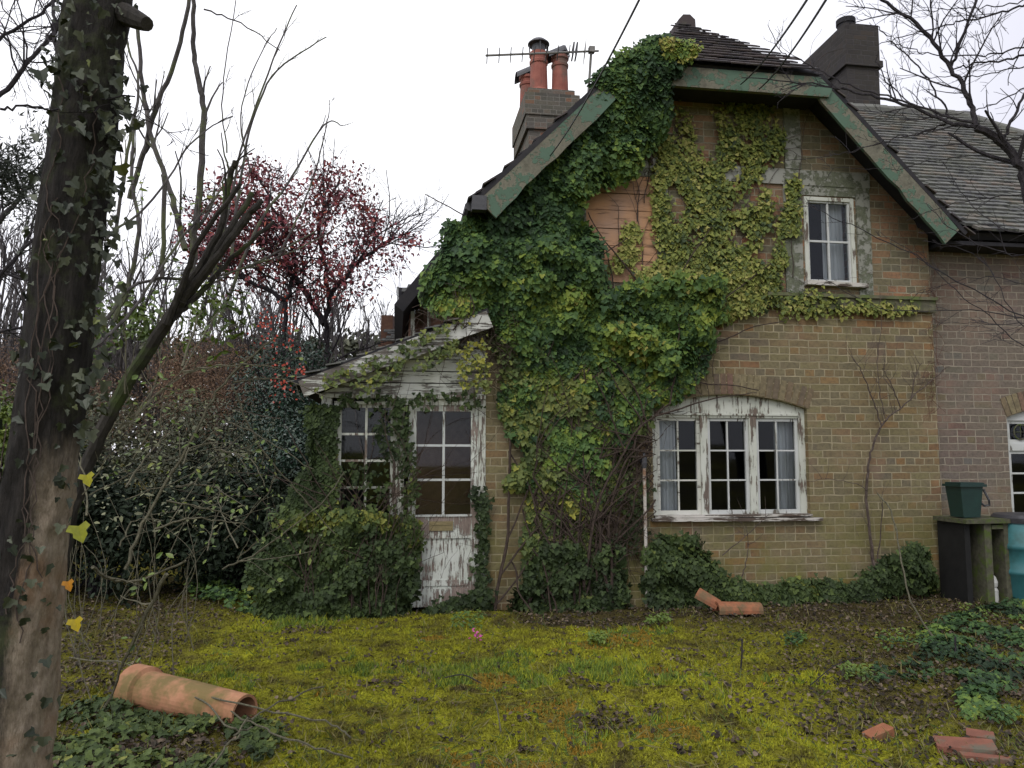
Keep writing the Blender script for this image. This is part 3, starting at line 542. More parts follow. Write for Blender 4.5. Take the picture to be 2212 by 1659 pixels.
# ------------------------------------------------------------------ porch
porch = thing('timber_porch', 'white painted lean-to porch with peeling boards and glazed door', 'porch', (-.85, 0, 0), 'L')
q = MB(); q.box(-1.60, -.86, .03, .12, -.2, .90); q.box(-1.60, -1.5, .12, 2.1, -.2, 2.1); q.build('wall', M['brick'], porch, 'L')
q = MB(); q.box(-1.60, -1.50, 0, .09, .9, 2.06); q.box(-.86, -.80, -.005, .09, 0, 2.06); q.box(-.07, -.003, -.006, .09, 0, 2.06); q.box(-1.62, -.003, -.02, .1, 2.062, 2.10); q.box(-.80, -.07, .0, .09, 2.0, 2.06); q.build('frame', M['white_v'], porch, 'L')
slope = lambda a: 2.95 + a * .405
for i in range(7):
    z0 = 2.103 + i * .118; z1 = z0 + .107
    xl = max(-1.60, (z1 - 2.97 + .2) / .405); xl0 = max(-1.60, (z0 - 2.97 + .2) / .405)
    if xl0 > -.1: break
    q = MB(); q.prism([(xl0, z0), (-.003, z0), (-.003, z1), (max(xl, xl0), z1)], -.012 + rng.normal(0, .002), .08); q.build('weatherboard', M['board_white'], porch, 'L')
q = MB(); q.prism([(-1.6, 2.1), (-.004, 2.1), (-.004, 2.85), (-.2, 2.80)], .03, .07); q.build('backing_board', M['under'], porch, 'L')
barge((-.02, slope(-.02) - .02), (-1.80, slope(-1.80) - .02), .17, -.20, -.17, M['barge_white'], porch)
und = MB(); quad(und, [(-.01, -.19, slope(0)), (-1.86, -.19, slope(-1.86)), (-1.86, 2.2, slope(-1.86)), (-.01, 2.2, slope(0))], .05)
rf = MB(); lp = math.hypot(1.86, .753); tiles(rf, (-1.90, -.24, slope(-1.90)), (0, 1, 0), (1, 0, .405), 2.2, lp, lambda u, v: v < lp, .1, .165, .014, .015)
po = und.build('roof', M['under'], porch, 'L'); rf.build('tiling', M['tile'], po, 'L')
# porch door
dr = MB(); y = .01; a0, a1 = -.76, -.072
dr.box(a0, a0 + .075, y, y + .045, .05, 2.0); dr.box(a1 - .075, a1, y, y + .045, .05, 2.0); dr.box(a0 + .075, a1 - .075, y + .001, y + .044, 1.94, 2.0); dr.box(a0 + .075, a1 - .075, y + .001, y + .044, .70, .93); dr.box(a0 + .075, a1 - .075, y + .001, y + .044, .05, .22)
door = dr.build('door', M['door_panel'], porch, 'L')
A0, A1, Z0, Z1 = a0 + .075, a1 - .075, .93, 1.94; f = MB(); bm_ = (A0 + A1) / 2; f.box(bm_ - .012, bm_ + .012, y + .004, y + .04, Z0, Z1)
for j in (1, 2):
    c = Z0 + (Z1 - Z0) * j / 3; f.box(A0, bm_ - .012, y + .006, y + .038, c - .011, c + .011); f.box(bm_ + .012, A1, y + .006, y + .038, c - .011, c + .011)
f.box(A0 - .012, A1 + .012, y - .010, y, Z0 - .02, Z0); f.build('glazing_bar', M['white_fresh'], door, 'L')
for i in range(2):
    for j in range(3):
        q = MB(); l = A0 + (A1 - A0) * i / 2; r_ = l + (A1 - A0) / 2; u = Z0 + (Z1 - Z0) * j / 3; v = u + (Z1 - Z0) / 3; q.add([(l, y + .024, u), (r_, y + .023, u), (r_, y + .025, v), (l, y + .026, v)], np.array([(0, 1, 2, 3)])); q.build('pane', M['glass'], door, 'L')
q = MB(); q.box(A0, A1, y + .018, y + .035, .22, .70); q.box(A0 + .02, A1 - .02, y + .006, y + .018, .245, .30); q.build('panel', M['door_panel'], door, 'L')
q = MB(); q.box(-.55, -.32, y - .012, y, .775, .865); q.box(-.53, -.34, y - .018, y - .012, .83, .855); q.build('letterbox', M['gold'], door, 'L')
# porch window
q = MB(); q.box(-1.475, -1.435, -.02, .07, .90, 2.03); q.box(-.905, -.862, -.012, .07, .90, 2.03); q.box(-1.435, -.905, -.012, .07, 2.0, 2.03); q.box(-1.5, -.862, -.04, .07, .87, .90)
pw = q.build('window', M['white_v'], porch, 'L'); casement(pw, -1.435, -.905, .90, 2.0, 2, 4, .005, M['white_v'], .022, .03)
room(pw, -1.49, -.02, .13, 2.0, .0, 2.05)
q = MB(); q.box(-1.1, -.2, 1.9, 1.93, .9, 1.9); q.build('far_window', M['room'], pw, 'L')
# ------------------------------------------------------------------ aerial, cables, pipe
def LP(x, y, d): a, z = PA(x, y, d); return (float(a), d, float(z))
ae = thing('tv_aerial', 'grey television aerial on a pole beside the ivy-topped roof edge', 'aerial', LP(1275, 260, -.1), 'L')
top = LP(1278, 106, -.15); q = MB(); q.tube([LP(1270, 215, -.1), (top[0], -.15, top[2] + .03)], .014, 8); q.build('pole', M['alu'], ae, 'L')
p0, p1 = LP(1049, 120, -.3), LP(1293, 110, -.12); q = MB(); q.tube([p0, p1], .011, 6); q.box(top[0] - .03, top[0] + .03, -.18, -.12, top[2] - .04, top[2] + .02); q.build('boom', M['alu'], ae, 'L')
p0, p1 = np.array(p0), np.array(p1)
for x in (1052, 1077, 1101, 1126, 1151, 1177, 1202, 1227):
    c = p0 + (p1 - p0) * (x - 1049) / 244; q = MB(); q.tube([c + (-.002, -.06, .045), c + (.004, .06, -.055)], .005, 4); q.build('element', M['metal'], ae, 'L')
q = MB(); c = p0 + (p1 - p0) * (1238 - 1049) / 244
for s in (-.02, .015): q.tube([c + (s, -.09, .055), c + (s + .02, .07, .055), c + (s + .01, .07, -.06), c + (s - .01, -.09, -.06), c + (s, -.09, .055)], .009, 5)
q.build('dipole', M['metal'], ae, 'L')
q = MB(); c = p0 + (p1 - p0) * (1262 - 1049) / 244; q.obox(c, (.012, .03, .09), (.012, .10, -.02), (.002, 0, 0)); q.build('reflector', M['alu'], ae, 'L')
def cable(pts, r, lab):
    P = np.array([l2w(pts[0]), pts[1]]); q = MB()
    t_ = np.linspace(0, 1, 40); o = []
    a, b_ = P[0], P[-1]
    for s in t_: o.append(a + (b_ - a) * s - np.array([0, 0, .07 * 4 * s * (1 - s)]))
    q.tube(o, r, 5); q.build('overhead_cable', M['cable'], base=P[0], label=lab, category='cable', group='cables to the gable')
def far(x, y, Y): return W(x, y, Y)
cable([LP(1188, 337, -.45), far(1440, -120, 3.0)], .006, 'thin black cable crossing the ivy at the left roof slope')
cable([LP(1600, 182, -.47), far(1830, -140, 3.0)], .007, 'black cable fixed to the gable fascia, the left of a pair')
cable([LP(1640, 192, -.47), far(1868, -140, 3.0)], .007, 'black cable fixed to the gable fascia, the right of a pair')
pp = thing('waste_pipe', 'thin white plastic pipe rising beside the big window with a dark elbow', 'pipe', (1.59, -.04, .05), 'L')
q = MB(); q.tube([(1.59, -.13, .02), (1.588, -.13, .7), (1.585, -.13, 1.38)], .017, 10); q.build('tube', M['pipe'], pp, 'L')
q = MB(); q.lathe((1.585, -.13, 1.38), [(.024, 0), (.03, .05), (.03, .1), (.018, .12), (.01, .16)], 10); q.tube([(1.585, -.13, 1.44), (1.585, .02, 1.44)], .03, 8); q.build('elbow', M['metal'], pp, 'L')
# ------------------------------------------------------------------ bin, stand, barrel
def LPg(x, y, d): return LP(x, y, d)
st = thing('brick_stand', 'low mossy stand of dark piers and slab beside the wing wall', 'stand', (4.95, -.35, 0), 'L')
for a0, a1 in ((4.84, 4.90), (5.03, 5.11), (5.25, 5.36)): q = MB(); q.box(a0, a1, -.5 + (a0 < 4.9) * .04, -.06, -.05, .82 - .002); q.build('pier', M['mossy'] if a0 > 4.9 else M['black'], st, 'L')  # leftmost pier is coloured black to stand in for a shaded gap
q = MB(); q.box(4.80, 5.40, -.54, -.05, .82, .865); q.box(5.115, 5.245, -.505, -.48, .76, .80); q.build('slab', M['mossy'], st, 'L')
q = MB(); q.box(4.86, 5.34, -.10, -.07, -.02, .81); q.build('shade_panel', M['black'], st, 'L')  # black sheet paints the shade seen through the openings
bn = thing('compost_caddy', 'dark green plastic caddy with lid and handle on the mossy stand', 'bin', (4.77, -.3, .875), 'L')
q = MB(); z0 = .876; V = [(4.84, -.46), (5.03, -.46), (5.03, -.27), (4.84, -.27)]; VV = [(a, y_, z0) for a, y_ in V] + [((a - 4.935) * 1.32 + 4.935, (y_ + .365) * 1.2 - .365, z0 + .31) for a, y_ in V]
q.add(VV, np.array([(3, 2, 1, 0), (4, 5, 6, 7), (0, 1, 5, 4), (1, 2, 6, 5), (2, 3, 7, 6), (3, 0, 4, 7)])); q.build('body', M['bin'], bn, 'L')
q = MB(); q.box(4.79, 5.09, -.50, -.23, 1.187, 1.212); q.box(4.81, 5.06, -.48, -.25, 1.212, 1.23); q.box(5.05, 5.12, -.43, -.3, 1.205, 1.225); q.build('lid', M['bin'], bn, 'L')
q = MB(); q.tube([(5.08, -.46, 1.16), (5.12, -.48, 1.05), (5.14, -.46, 1.0), (5.10, -.44, .99), (5.06, -.44, 1.02)], .012, 6); q.build('handle', M['metal'], bn, 'L')
bt = MB(); bt.lathe((5.15, -.42, .0), [(.05, 0), (.055, .02), (.055, .14), (.04, .17), (.05, .18), (.055, .22), (.04, .27), (.02, .29), (0, .29)], 14); bt.build('plastic_bottle', M['bottle'], None, 'L', (5.15, -.42, 0), label='pale plastic bottle standing in the dark gap under the mossy stand', category='bottle')
ba = thing('water_butt', 'teal plastic barrel with dark lid at the right edge by the window', 'water butt', (5.60, -.42, 0), 'L')
q = MB(); q.lathe((5.60, -.42, 0), [(.27, 0), (.30, .05), (.315, .30), (.33, .31), (.33, .34), (.315, .36), (.315, .55), (.33, .56), (.33, .60), (.315, .62), (.31, .80), (.29, .84)], 36); q.build('body', M['barrel'], ba, 'L', smooth=True)
q = MB(); q.lathe((5.60, -.42, .84), [(.32, -.02), (.33, .03), (.30, .06), (0, .08)], 30); q.build('lid', M['metal'], ba, 'L')
# ------------------------------------------------------------------ loose clay and bricks
c0, c1_ = G(283, 1520) + (0, 0, .10), G(520, 1568) + (0, 0, .075)
cp = c0.copy(); ax = c1_ - c0; Lp = .92; ax = ax / np.linalg.norm(ax); zz = Vector(ax).to_track_quat('Z', 'Y').to_matrix()
q = MB(); q.lathe((0, 0, 0), [(.115, 0), (.125, .0), (.135, .01), (.135, .13), (.112, .145), (.108, .5), (.10, .80), (.098, Lp), (.083, Lp), (.085, .5), (.095, .05), (.115, 0)], 32, M=zz)
q.V = [v + c0 for v in q.V]; q.build('fallen_chimney_pot', M['clay'], base=c0, label='long orange clay chimney pot lying on leaves near the ivy-clad trunk', category='chimney pot', smooth=False)
cA = np.array(LP(1478, 1318, -.55)); cB = np.array(LP(1588, 1330, -.50))
def gutter_tile(p, d, L_, r, bend, nm, lab):
    q = MB(); A = np.linspace(-.25, math.pi + .25, 10); d = np.array(d, float); d /= np.linalg.norm(d); s = np.cross(d, (0, 0, 1)); s /= np.linalg.norm(s); up = np.cross(s, d); V = []
    for k_ in (0, 1):
        for rr_ in (r, r - .018):
            V += [np.array(p) + d * L_ * k_ + s * rr_ * math.cos(a_) * (1 - .15 * k_) + up * rr_ * math.sin(a_) * (1 - .1 * k_) for a_ in A]
    n_ = 10; F = []
    for i in range(9): F += [(i, i + 1, 20 + i + 1, 20 + i), (10 + i + 1, 10 + i, 30 + i, 30 + i + 1), (i + 1, i, 10 + i, 10 + i + 1), (20 + i, 20 + i + 1, 30 + i + 1, 30 + i)]
    F += [(0, 20, 30, 10), (9, 19, 39, 29)]
    q.add(V, F); q.build(nm, M['clay2'], None, 'L', p, label=lab, category='roof tile')
gutter_tile((2.10, -.62, .06), (1, .02, -.03), .44, .085, 0, 'ridge_tile', 'long half-round orange clay tile lying by the wall under the big window')
gutter_tile((1.98, -.45, .18), (.75, -.5, -.45), .22, .075, 0, 'ridge_tile', 'short broken orange clay tile propped against the longer one')
def loose(x, y, L_, w, h, rz, tilt, lab, nm='loose_brick', mat='redbrick'):
    p = G(x, y); c_, s_ = math.cos(rz), math.sin(rz); q = MB(); u = np.array([c_, s_, math.sin(tilt)]) * L_ / 2; v = np.array([-s_, c_, .05]) * w / 2; wv = np.cross(u, v); wv = wv / np.linalg.norm(wv) * h / 2
    z = float(gz(p[0], p[1])); c = np.array([p[0], p[1], z + h * .45]); V = []; K = np.array([-1, -.8, .8, 1])
    for sgn in (-1, 1):
        for i, j in ((-1, -.85), (-.9, -1), (.9, -1), (1, -.8), (1, .9), (.85, 1), (-.9, 1), (-1, .85)): V.append(c + u * (i + rng.normal(0, .03)) + v * (j + rng.normal(0, .03)) + wv * sgn)
    n_ = 8; q.add(V, [tuple(range(n_ - 1, -1, -1)), tuple(range(n_, 2 * n_))] + [(i, (i + 1) % n_, n_ + (i + 1) % n_, n_ + i) for i in range(n_)])
    q.build(nm, M[mat], base=c, label=lab, category='brick', group='bricks lying in the lawn')
loose(2085, 1622, .27, .15, .05, -.35, .05, 'flat reddish brick half sunk in moss at lower right, largest of three', mat='redbrick')
loose(2118, 1602, .13, .11, .05, -.5, .0, 'greyish brick end behind the flat reddish brick', mat='redbrick')
loose(2130, 1644, .22, .05, .04, -.25, -.02, 'thin broken orange brick sliver nearest the camera')
loose(1898, 1592, .15, .08, .05, .3, .25, 'orange brick lump tilted in yellow moss left of the flat bricks', mat='clay2')
loose(2132, 1297, .13, .12, .10, .3, .1, 'small orange brick lump in grass before the mossy stand', mat='clay2')
# ------------------------------------------------------------------ vegetation tools
def inpoly(px, py, poly):
    r = np.zeros(len(px), bool); n = len(poly)
    for i in range(n):
        x1, y1 = poly[i]; x2, y2 = poly[(i + 1) % n]
        if y1 == y2: continue
        c = ((y1 > py) != (y2 > py)) & (px < (x2 - x1) * (py - y1) / (y2 - y1) + x1); r ^= c
    return r
def samp(poly, n):
    a = np.array(poly, float); lo, hi = a.min(0), a.max(0); X = np.zeros(0); Y = np.zeros(0)
    while len(X) < n:
        x = rng.uniform(lo[0], hi[0], n * 2); y = rng.uniform(lo[1], hi[1], n * 2); k = inpoly(x, y, poly); X = np.append(X, x[k]); Y = np.append(Y, y[k])
    return X[:n], Y[:n]
def to_facade(poly, d): return [tuple(map(float, PA(x, y, d))) for x, y in poly]
def wall_ivy(mb, poly, n, depth, size=.055, tone=.5, spread=.25, clump=.22, y0=0.0, shape='ivy', flat=.3, pal=.2, hole=0, warp=1.0):
    """leaves on the facade: poly is in metres along/up, clumps bulge out of the wall"""
    n = int(n * 1.25); size *= .90; depth *= .68; clump *= .8
    a, z = samp(poly, n)
    if hole: kk = fbm(a, z, 4.5, 77) > hole; a, z = a[kk], z[kk]; n = len(a)
    pa = np.array(poly); area = abs(sum(pa[i][0] * pa[(i + 1) % len(pa)][1] - pa[(i + 1) % len(pa)][0] * pa[i][1] for i in range(len(pa)))) / 2
    K = max(2, int(area / clump ** 2 * 1.2)); ca, cz = samp(poly, K)
    d2 = (a[:, None] - ca[None]) ** 2 + (z[:, None] - cz[None]) ** 2; k = d2.argmin(1); dd = np.sqrt(d2[np.arange(n), k]); ck = rng.uniform(.25, 1, K); tk = rng.normal(0, pal, K)
    da, dz = (a - ca[k]), (z - cz[k]); f = np.clip(1 - (dd / clump) ** 2, 0, 1)
    edge = np.clip(fbm(a, z, 5, 41) * 2 - .3, .2, 1)
    y0 = y0(z) if callable(y0) else y0
    y = y0 - .012 - depth * ck[k] * f * edge * rng.uniform(.55, 1, n) - rng.uniform(0, .03, n)
    wr = warp * min(.34, .5 * math.sqrt(area)); a, z = a + (fbm(a, z, 2.7, 61) - .5) * wr + rng.normal(0, .03, n), z + (fbm(a, z, 2.7, 67) - .5) * wr + rng.normal(0, .03, n)
    N = np.stack([da * 2.2 * depth / clump / clump * flat * 1.5 + rng.normal(0, .28, n), -np.ones(n), dz * 2.2 * depth / clump / clump * flat * 1.5 + .35 + rng.normal(0, .32, n)], -1)
    T = np.stack([rng.normal(0, .55, n), -.3 + 0 * a, -1 + rng.normal(0, .45, n)], -1)
    t = tone + .35 * tk[k] + .75 * (fbm(a, z, 2.6, 19) - .5) + rng.normal(0, spread * .5, n) + .05
    mb.leaves(np.stack([a, y, z], -1), N, T, size * rng.uniform(.6, 1.25, n), np.clip(t, 0, 1), shape)
AMIN = None
def vine(mb, a, z, L_, ang, r, d=.03, wig=.25, depth=1, y0=0):
    n = max(4, int(L_ / .07)); P = []; y = y0 - d
    for i in range(n):
        if AMIN is not None and z < 2.3 and ((a < AMIN and math.cos(ang) < 0) or (a > 1.66 and z < 1.75 and math.cos(ang) > 0)): ang = math.pi - ang
        P.append((a, y - .01 * abs(math.sin(i)), z)); a += .07 * math.cos(ang); z += .07 * math.sin(ang); ang += rng.normal(0, wig)
        if depth and rng.random() < .18: vine(mb, a, z, L_ * rng.uniform(.3, .6), ang + rng.choice([-1, 1]) * rng.uniform(.3, .9), r * .6, d + rng.uniform(-.01, .02), wig, depth - 1, y0)
    mb.tube(P, np.linspace(r, r * .5, n), 5 if r > .006 else 3, rng.random())
# ------------------------------------------------------------------ ivy on the house
iv = thing('climbing_ivy', 'huge green ivy mass climbing the gable from the ground to the ridge', 'ivy', (1.0, -.05, 0), 'L')
b = MB()
F_ = lambda poly, d=-.15: to_facade(poly, d)
wall_ivy(b, F_([(1300, 175), (1340, 105), (1420, 75), (1490, 90), (1475, 160), (1445, 260), (1400, 300), (1310, 270), (1290, 215)], -.5), 5200, .20, .058, .27, .3, .2, lambda z_: np.interp(z_, [4.6, 5.3], [-.12, -.42]))
wall_ivy(b, F_([(1430, 90), (1480, 78), (1510, 92), (1495, 118), (1450, 112)], -.6), 350, .15, .05, .85, .3, .15, -.52)
wall_ivy(b, F_([(1330, 180), (1480, 185), (1450, 225), (1435, 280), (1380, 330), (1300, 400), (1250, 450), (1110, 450), (1165, 350), (1225, 285), (1300, 230)], -.3), 7000, .34, .058, .36, .3, .26, -.14)
wall_ivy(b, F_([(1035, 445), (1130, 405), (1270, 385), (1255, 450), (1310, 540), (1300, 600), (925, 600), (945, 500), (960, 458), (1000, 470)], -.4), 11500, .46, .062, .36, .3, .30, -.12)
wall_ivy(b, F_([(925, 640), (955, 560), (1300, 565), (1340, 610), (1560, 600), (1560, 690), (1540, 760), (1440, 790), (1140, 735), (1080, 700), (985, 668)], -.3), 12500, .44, .062, .50, .3, .27, -.08)
wall_ivy(b, F_([(1110, 760), (1300, 690), (1540, 730), (1520, 800), (1440, 865), (1330, 870), (1090, 850)], -.2), 6500, .24, .06, .42, .4, .22, -.03)
wall_ivy(b, F_([(1090, 840), (1420, 850), (1365, 930), (1345, 1000), (1330, 1080), (1230, 1095), (1130, 1060), (1130, 960)]), 6000, .16, .065, .36, .35, .2, -.02)
wall_ivy(b, F_([(1170, 920), (1300, 940), (1300, 1020), (1190, 1000)]), 500, .12, .06, .62, .2, .2, -.08)
b.build('foliage', M['ivy'], iv, 'L')
b = MB()   # duller lower ivy
wall_ivy(b, F_([(1090, 800), (1420, 830), (1365, 960), (1345, 1020), (1330, 1090), (1230, 1100), (1120, 1065), (1130, 960)]), 5200, .18, .065, .42, .35, .2, -.03)
wall_ivy(b, F_([(1170, 1060), (1300, 1070), (1290, 1180), (1250, 1340), (1180, 1340), (1140, 1200)]), 3200, .16, .06, .42, .4, .15, -.02)
wall_ivy(b, F_([(1060, 720), (1180, 740), (1160, 840), (1080, 820)]), 350, .2, .055, .35, .35, .2, -.05)
b.build('lower_foliage', M['ivy_dull'], iv, 'L')
b = MB(); AMIN = .48
for i in range(16): a = rng.uniform(.6, 1.3); vine(b, a, rng.uniform(-.02, .4), rng.uniform(1.2, 2.6), math.pi / 2 + rng.normal((.95 - a) * -.1, .07), rng.uniform(.006, .018), .05 + rng.uniform(0, .12), .10)
for i in range(7): vine(b, .62 + rng.normal(0, .25), .0, 3.2, math.pi / 2 + rng.normal(0, .07), .018, .08, .06)
for x, y, k, L_ in ((1075, 730, 90, .4), (1095, 790, 70, .4), (1300, 1110, 80, .6), (1330, 1160, 60, .5), (1250, 1180, 40, .6), (1370, 930, 25, .5), (1330, 1000, 30, .4), (1480, 800, 25, .45), (1010, 690, 30, .3), (1420, 880, 14, .4)):
    for i in range(k):
        a, z = PA(x + rng.normal(0, 38), y + rng.normal(0, 30), -.1); vine(b, a, z, L_ * rng.uniform(.4, 1.1), rng.uniform(0, 6.28), rng.uniform(.002, .006), rng.uniform(.02, .18), .28)
for x, y, x2, y2 in ((1135, 1100, 1205, 1340), (1105, 975, 1200, 1190), (1100, 1210, 1150, 1330), (1140, 1190, 1210, 1330), (1230, 1200, 1270, 1330), (1330, 1180, 1390, 1060), (1290, 1230, 1420, 1080)):
    a, z = PA(x, y, -.1); a2, z2 = PA(x2, y2, -.3); P = [(a + (a2 - a) * s + .03 * math.sin(s * 7 + x), -.06 - .15 * s, z + (z2 - z) * s) for s in np.linspace(0, 1, 12)]; b.tube(P, .009, 5, .4)
b.build('stem', M['stem_dead'], iv, 'L'); AMIN = None
co_ = thing('hanging_ivy', 'flat yellow-green ivy columns hugging the bricks in the middle of the gable', 'ivy', (2.3, -.02, 3.2), 'L')
b = MB()
for poly, n, dp in (([(1420, 300), (1455, 290), (1500, 420), (1490, 560), (1420, 600), (1415, 450)], 1700, .07), ([(1530, 190), (1615, 200), (1680, 250), (1690, 330), (1655, 380), (1672, 470), (1625, 560), (1600, 610), (1490, 600), (1515, 440), (1552, 300), (1545, 250)], 3900, .08),
        ([(1465, 222), (1485, 222), (1512, 330), (1560, 400), (1530, 500), (1480, 400)], 330, .05), ([(1708, 385), (1722, 380), (1728, 470), (1705, 565), (1672, 585), (1690, 480)], 560, .06),
        ([(1330, 590), (1640, 565), (1690, 590), (1685, 640), (1700, 655), (1640, 668), (1560, 700), (1480, 650)], 2300, .12), ([(1680, 645), (1770, 620), (1820, 655), (1920, 655), (2015, 672), (1900, 674), (1700, 676)], 420, .09),
        ([(1352, 480), (1385, 478), (1370, 560), (1345, 600), (1308, 592), (1345, 540)], 380, .05), ([(1500, 600), (1600, 560), (1640, 640), (1540, 680)], 700, .14)):
    wall_ivy(b, F_(poly, -.05), n, dp, .05, .5 if n > 500 else .6, .5, .11, -.01, hole=.38, warp=.35)
b.build('foliage', M['ivy_pale'], co_, 'L')
b = MB()
for x, y in ((1440, 640), (1430, 600), (1560, 620), (1580, 600), (1600, 600), (1620, 500), (1385, 600), (1710, 600), (1720, 400), (1480, 400), (1470, 330), (1330, 590), (1375, 480), (1390, 440)):
    a, z = PA(x, y, 0); vine(b, a, z, rng.uniform(.8, 1.6), math.pi / 2 + rng.normal(0, .12), .006, .025, .15)
for i in range(16): a, z = PA(rng.uniform(1740, 2010), rng.uniform(380, 640), 0); vine(b, a, z, rng.uniform(.2, .6), rng.uniform(0, 6.28), .0025, .03, .2, 0)
a, z = PA(1400, 240, 0); vine(b, a + .02, z - .6, .9, math.pi / 2 + .2, .02, .03, .1); vine(b, a + .08, z - .2, .6, math.pi / 2 - .2, .015, .03, .1)
b.build('stem', M['stem'], co_, 'L')
cr_ = MB()   # reddish dead creeper in the right corner
for i in range(70): a, z = PA(rng.normal(2012, 8), rng.uniform(540, 900), 0); vine(cr_, a, z, rng.uniform(.1, .35), rng.uniform(0, 6.28), .003, rng.uniform(.01, .04), .35, 0)
cr_.build('dead_creeper', M['twig_red'], None, 'L', (4.93, -.02, 3), label='dry reddish dead creeper in the corner beside the right wing', category='creeper')
# porch ivy
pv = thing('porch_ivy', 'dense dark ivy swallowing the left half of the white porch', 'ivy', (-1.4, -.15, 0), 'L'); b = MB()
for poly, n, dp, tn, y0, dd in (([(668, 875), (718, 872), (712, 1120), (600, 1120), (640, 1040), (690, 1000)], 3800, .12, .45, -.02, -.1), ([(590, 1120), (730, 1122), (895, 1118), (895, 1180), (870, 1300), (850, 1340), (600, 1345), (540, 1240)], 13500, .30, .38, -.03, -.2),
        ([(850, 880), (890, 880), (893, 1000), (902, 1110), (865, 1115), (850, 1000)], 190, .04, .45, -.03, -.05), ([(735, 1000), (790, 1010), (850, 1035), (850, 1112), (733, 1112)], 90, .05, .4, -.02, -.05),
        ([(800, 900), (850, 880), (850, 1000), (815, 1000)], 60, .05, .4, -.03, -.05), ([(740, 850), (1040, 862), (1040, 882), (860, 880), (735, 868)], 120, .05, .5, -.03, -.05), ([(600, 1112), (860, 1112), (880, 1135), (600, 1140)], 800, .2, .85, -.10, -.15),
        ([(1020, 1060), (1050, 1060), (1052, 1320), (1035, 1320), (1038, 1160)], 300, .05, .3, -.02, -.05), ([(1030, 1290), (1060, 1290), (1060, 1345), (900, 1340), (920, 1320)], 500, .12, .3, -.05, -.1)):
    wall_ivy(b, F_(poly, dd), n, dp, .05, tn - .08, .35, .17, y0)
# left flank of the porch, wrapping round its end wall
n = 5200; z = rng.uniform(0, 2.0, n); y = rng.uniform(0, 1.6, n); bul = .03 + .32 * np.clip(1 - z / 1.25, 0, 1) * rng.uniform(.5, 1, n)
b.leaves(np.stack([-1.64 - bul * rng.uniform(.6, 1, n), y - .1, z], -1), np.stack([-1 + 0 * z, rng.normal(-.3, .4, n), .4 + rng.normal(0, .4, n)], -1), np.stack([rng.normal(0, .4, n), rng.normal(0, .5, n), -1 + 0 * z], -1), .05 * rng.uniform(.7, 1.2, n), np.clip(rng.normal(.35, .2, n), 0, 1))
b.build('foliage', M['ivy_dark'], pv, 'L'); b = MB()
for i in range(26): vine(b, rng.uniform(-1.7, -.85), rng.uniform(0, .3), rng.uniform(.6, 2), math.pi / 2 + rng.normal(0, .12), rng.uniform(.003, .008), rng.uniform(.02, .1) + .08, .12)
for i in range(9): vine(b, rng.uniform(-.7, -.1), rng.uniform(.25, .5), rng.uniform(.25, .5), math.pi / 2 + rng.normal(0, .3), .002, .02, .15, 1)
for i in range(7): vine(b, -.06 + rng.normal(0, .02), rng.uniform(.1, 1.7), rng.uniform(.2, .5), math.pi / 2 + rng.normal(0, .3), .0025, .03, .25, 1)
b.build('stem', M['stem_dead'], pv, 'L')
tv = thing('trailing_ivy', 'thin ivy trails hanging over the flaking porch bargeboard', 'ivy', (-.8, -.25, 2.3), 'L'); b = MB()
for poly, n, dp, tn in (([(770, 830), (840, 780), (890, 770), (870, 800), (800, 850), (790, 862)], 60, .05, .5), ([(900, 790), (960, 745), (1000, 730), (990, 760), (930, 800)], 60, .05, .4), ([(985, 765), (1050, 740), (1052, 860), (1000, 850), (975, 815)], 110, .08, .8), ([(850, 745), (930, 715), (1010, 690), (960, 720), (860, 765)], 60, .06, .45), ([(690, 820), (840, 755), (850, 770), (700, 838)], 50, .05, .45)):
    wall_ivy(b, F_(poly, -.22), n, dp, .046, tn, .35, .12, -.20)
b.build('foliage', M['ivy_dull'], tv, 'L'); b = MB()
for i in range(7): a, z = PA(rng.uniform(760, 1040), rng.uniform(760, 830), -.2); vine(b, a, z, rng.uniform(.2, .5), rng.uniform(0, 6.28), .003, .225, .2, 1)
for i in range(60): a, z = PA(rng.normal(985, 28), rng.normal(700, 16), -.2); vine(b, a, z, rng.uniform(.1, .3), rng.uniform(0, 3.1), rng.uniform(.003, .008), rng.uniform(.05, .25), .3, 1)
b.build('stem', M['stem_dead'], tv, 'L')
# bushes at the wall foot
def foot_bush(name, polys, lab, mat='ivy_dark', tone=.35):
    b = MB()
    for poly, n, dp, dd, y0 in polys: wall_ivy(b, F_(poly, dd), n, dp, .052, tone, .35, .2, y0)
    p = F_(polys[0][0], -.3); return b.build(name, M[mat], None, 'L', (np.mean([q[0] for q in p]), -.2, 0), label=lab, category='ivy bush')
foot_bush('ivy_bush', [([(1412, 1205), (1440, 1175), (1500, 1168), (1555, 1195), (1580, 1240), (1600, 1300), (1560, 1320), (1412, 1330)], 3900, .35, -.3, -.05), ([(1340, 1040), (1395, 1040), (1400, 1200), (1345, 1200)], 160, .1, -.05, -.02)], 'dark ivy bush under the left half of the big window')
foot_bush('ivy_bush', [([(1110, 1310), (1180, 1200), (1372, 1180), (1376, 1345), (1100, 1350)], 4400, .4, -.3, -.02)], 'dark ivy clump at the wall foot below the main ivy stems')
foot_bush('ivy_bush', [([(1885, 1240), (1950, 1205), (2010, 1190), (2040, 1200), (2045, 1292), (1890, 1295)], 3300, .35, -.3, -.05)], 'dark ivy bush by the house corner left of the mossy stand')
foot_bush('ivy_bush', [([(1590, 1275), (1900, 1268), (1900, 1305), (1590, 1318)], 2200, .2, -.3, -.05)], 'low strip of ivy along the wall foot right of the window')
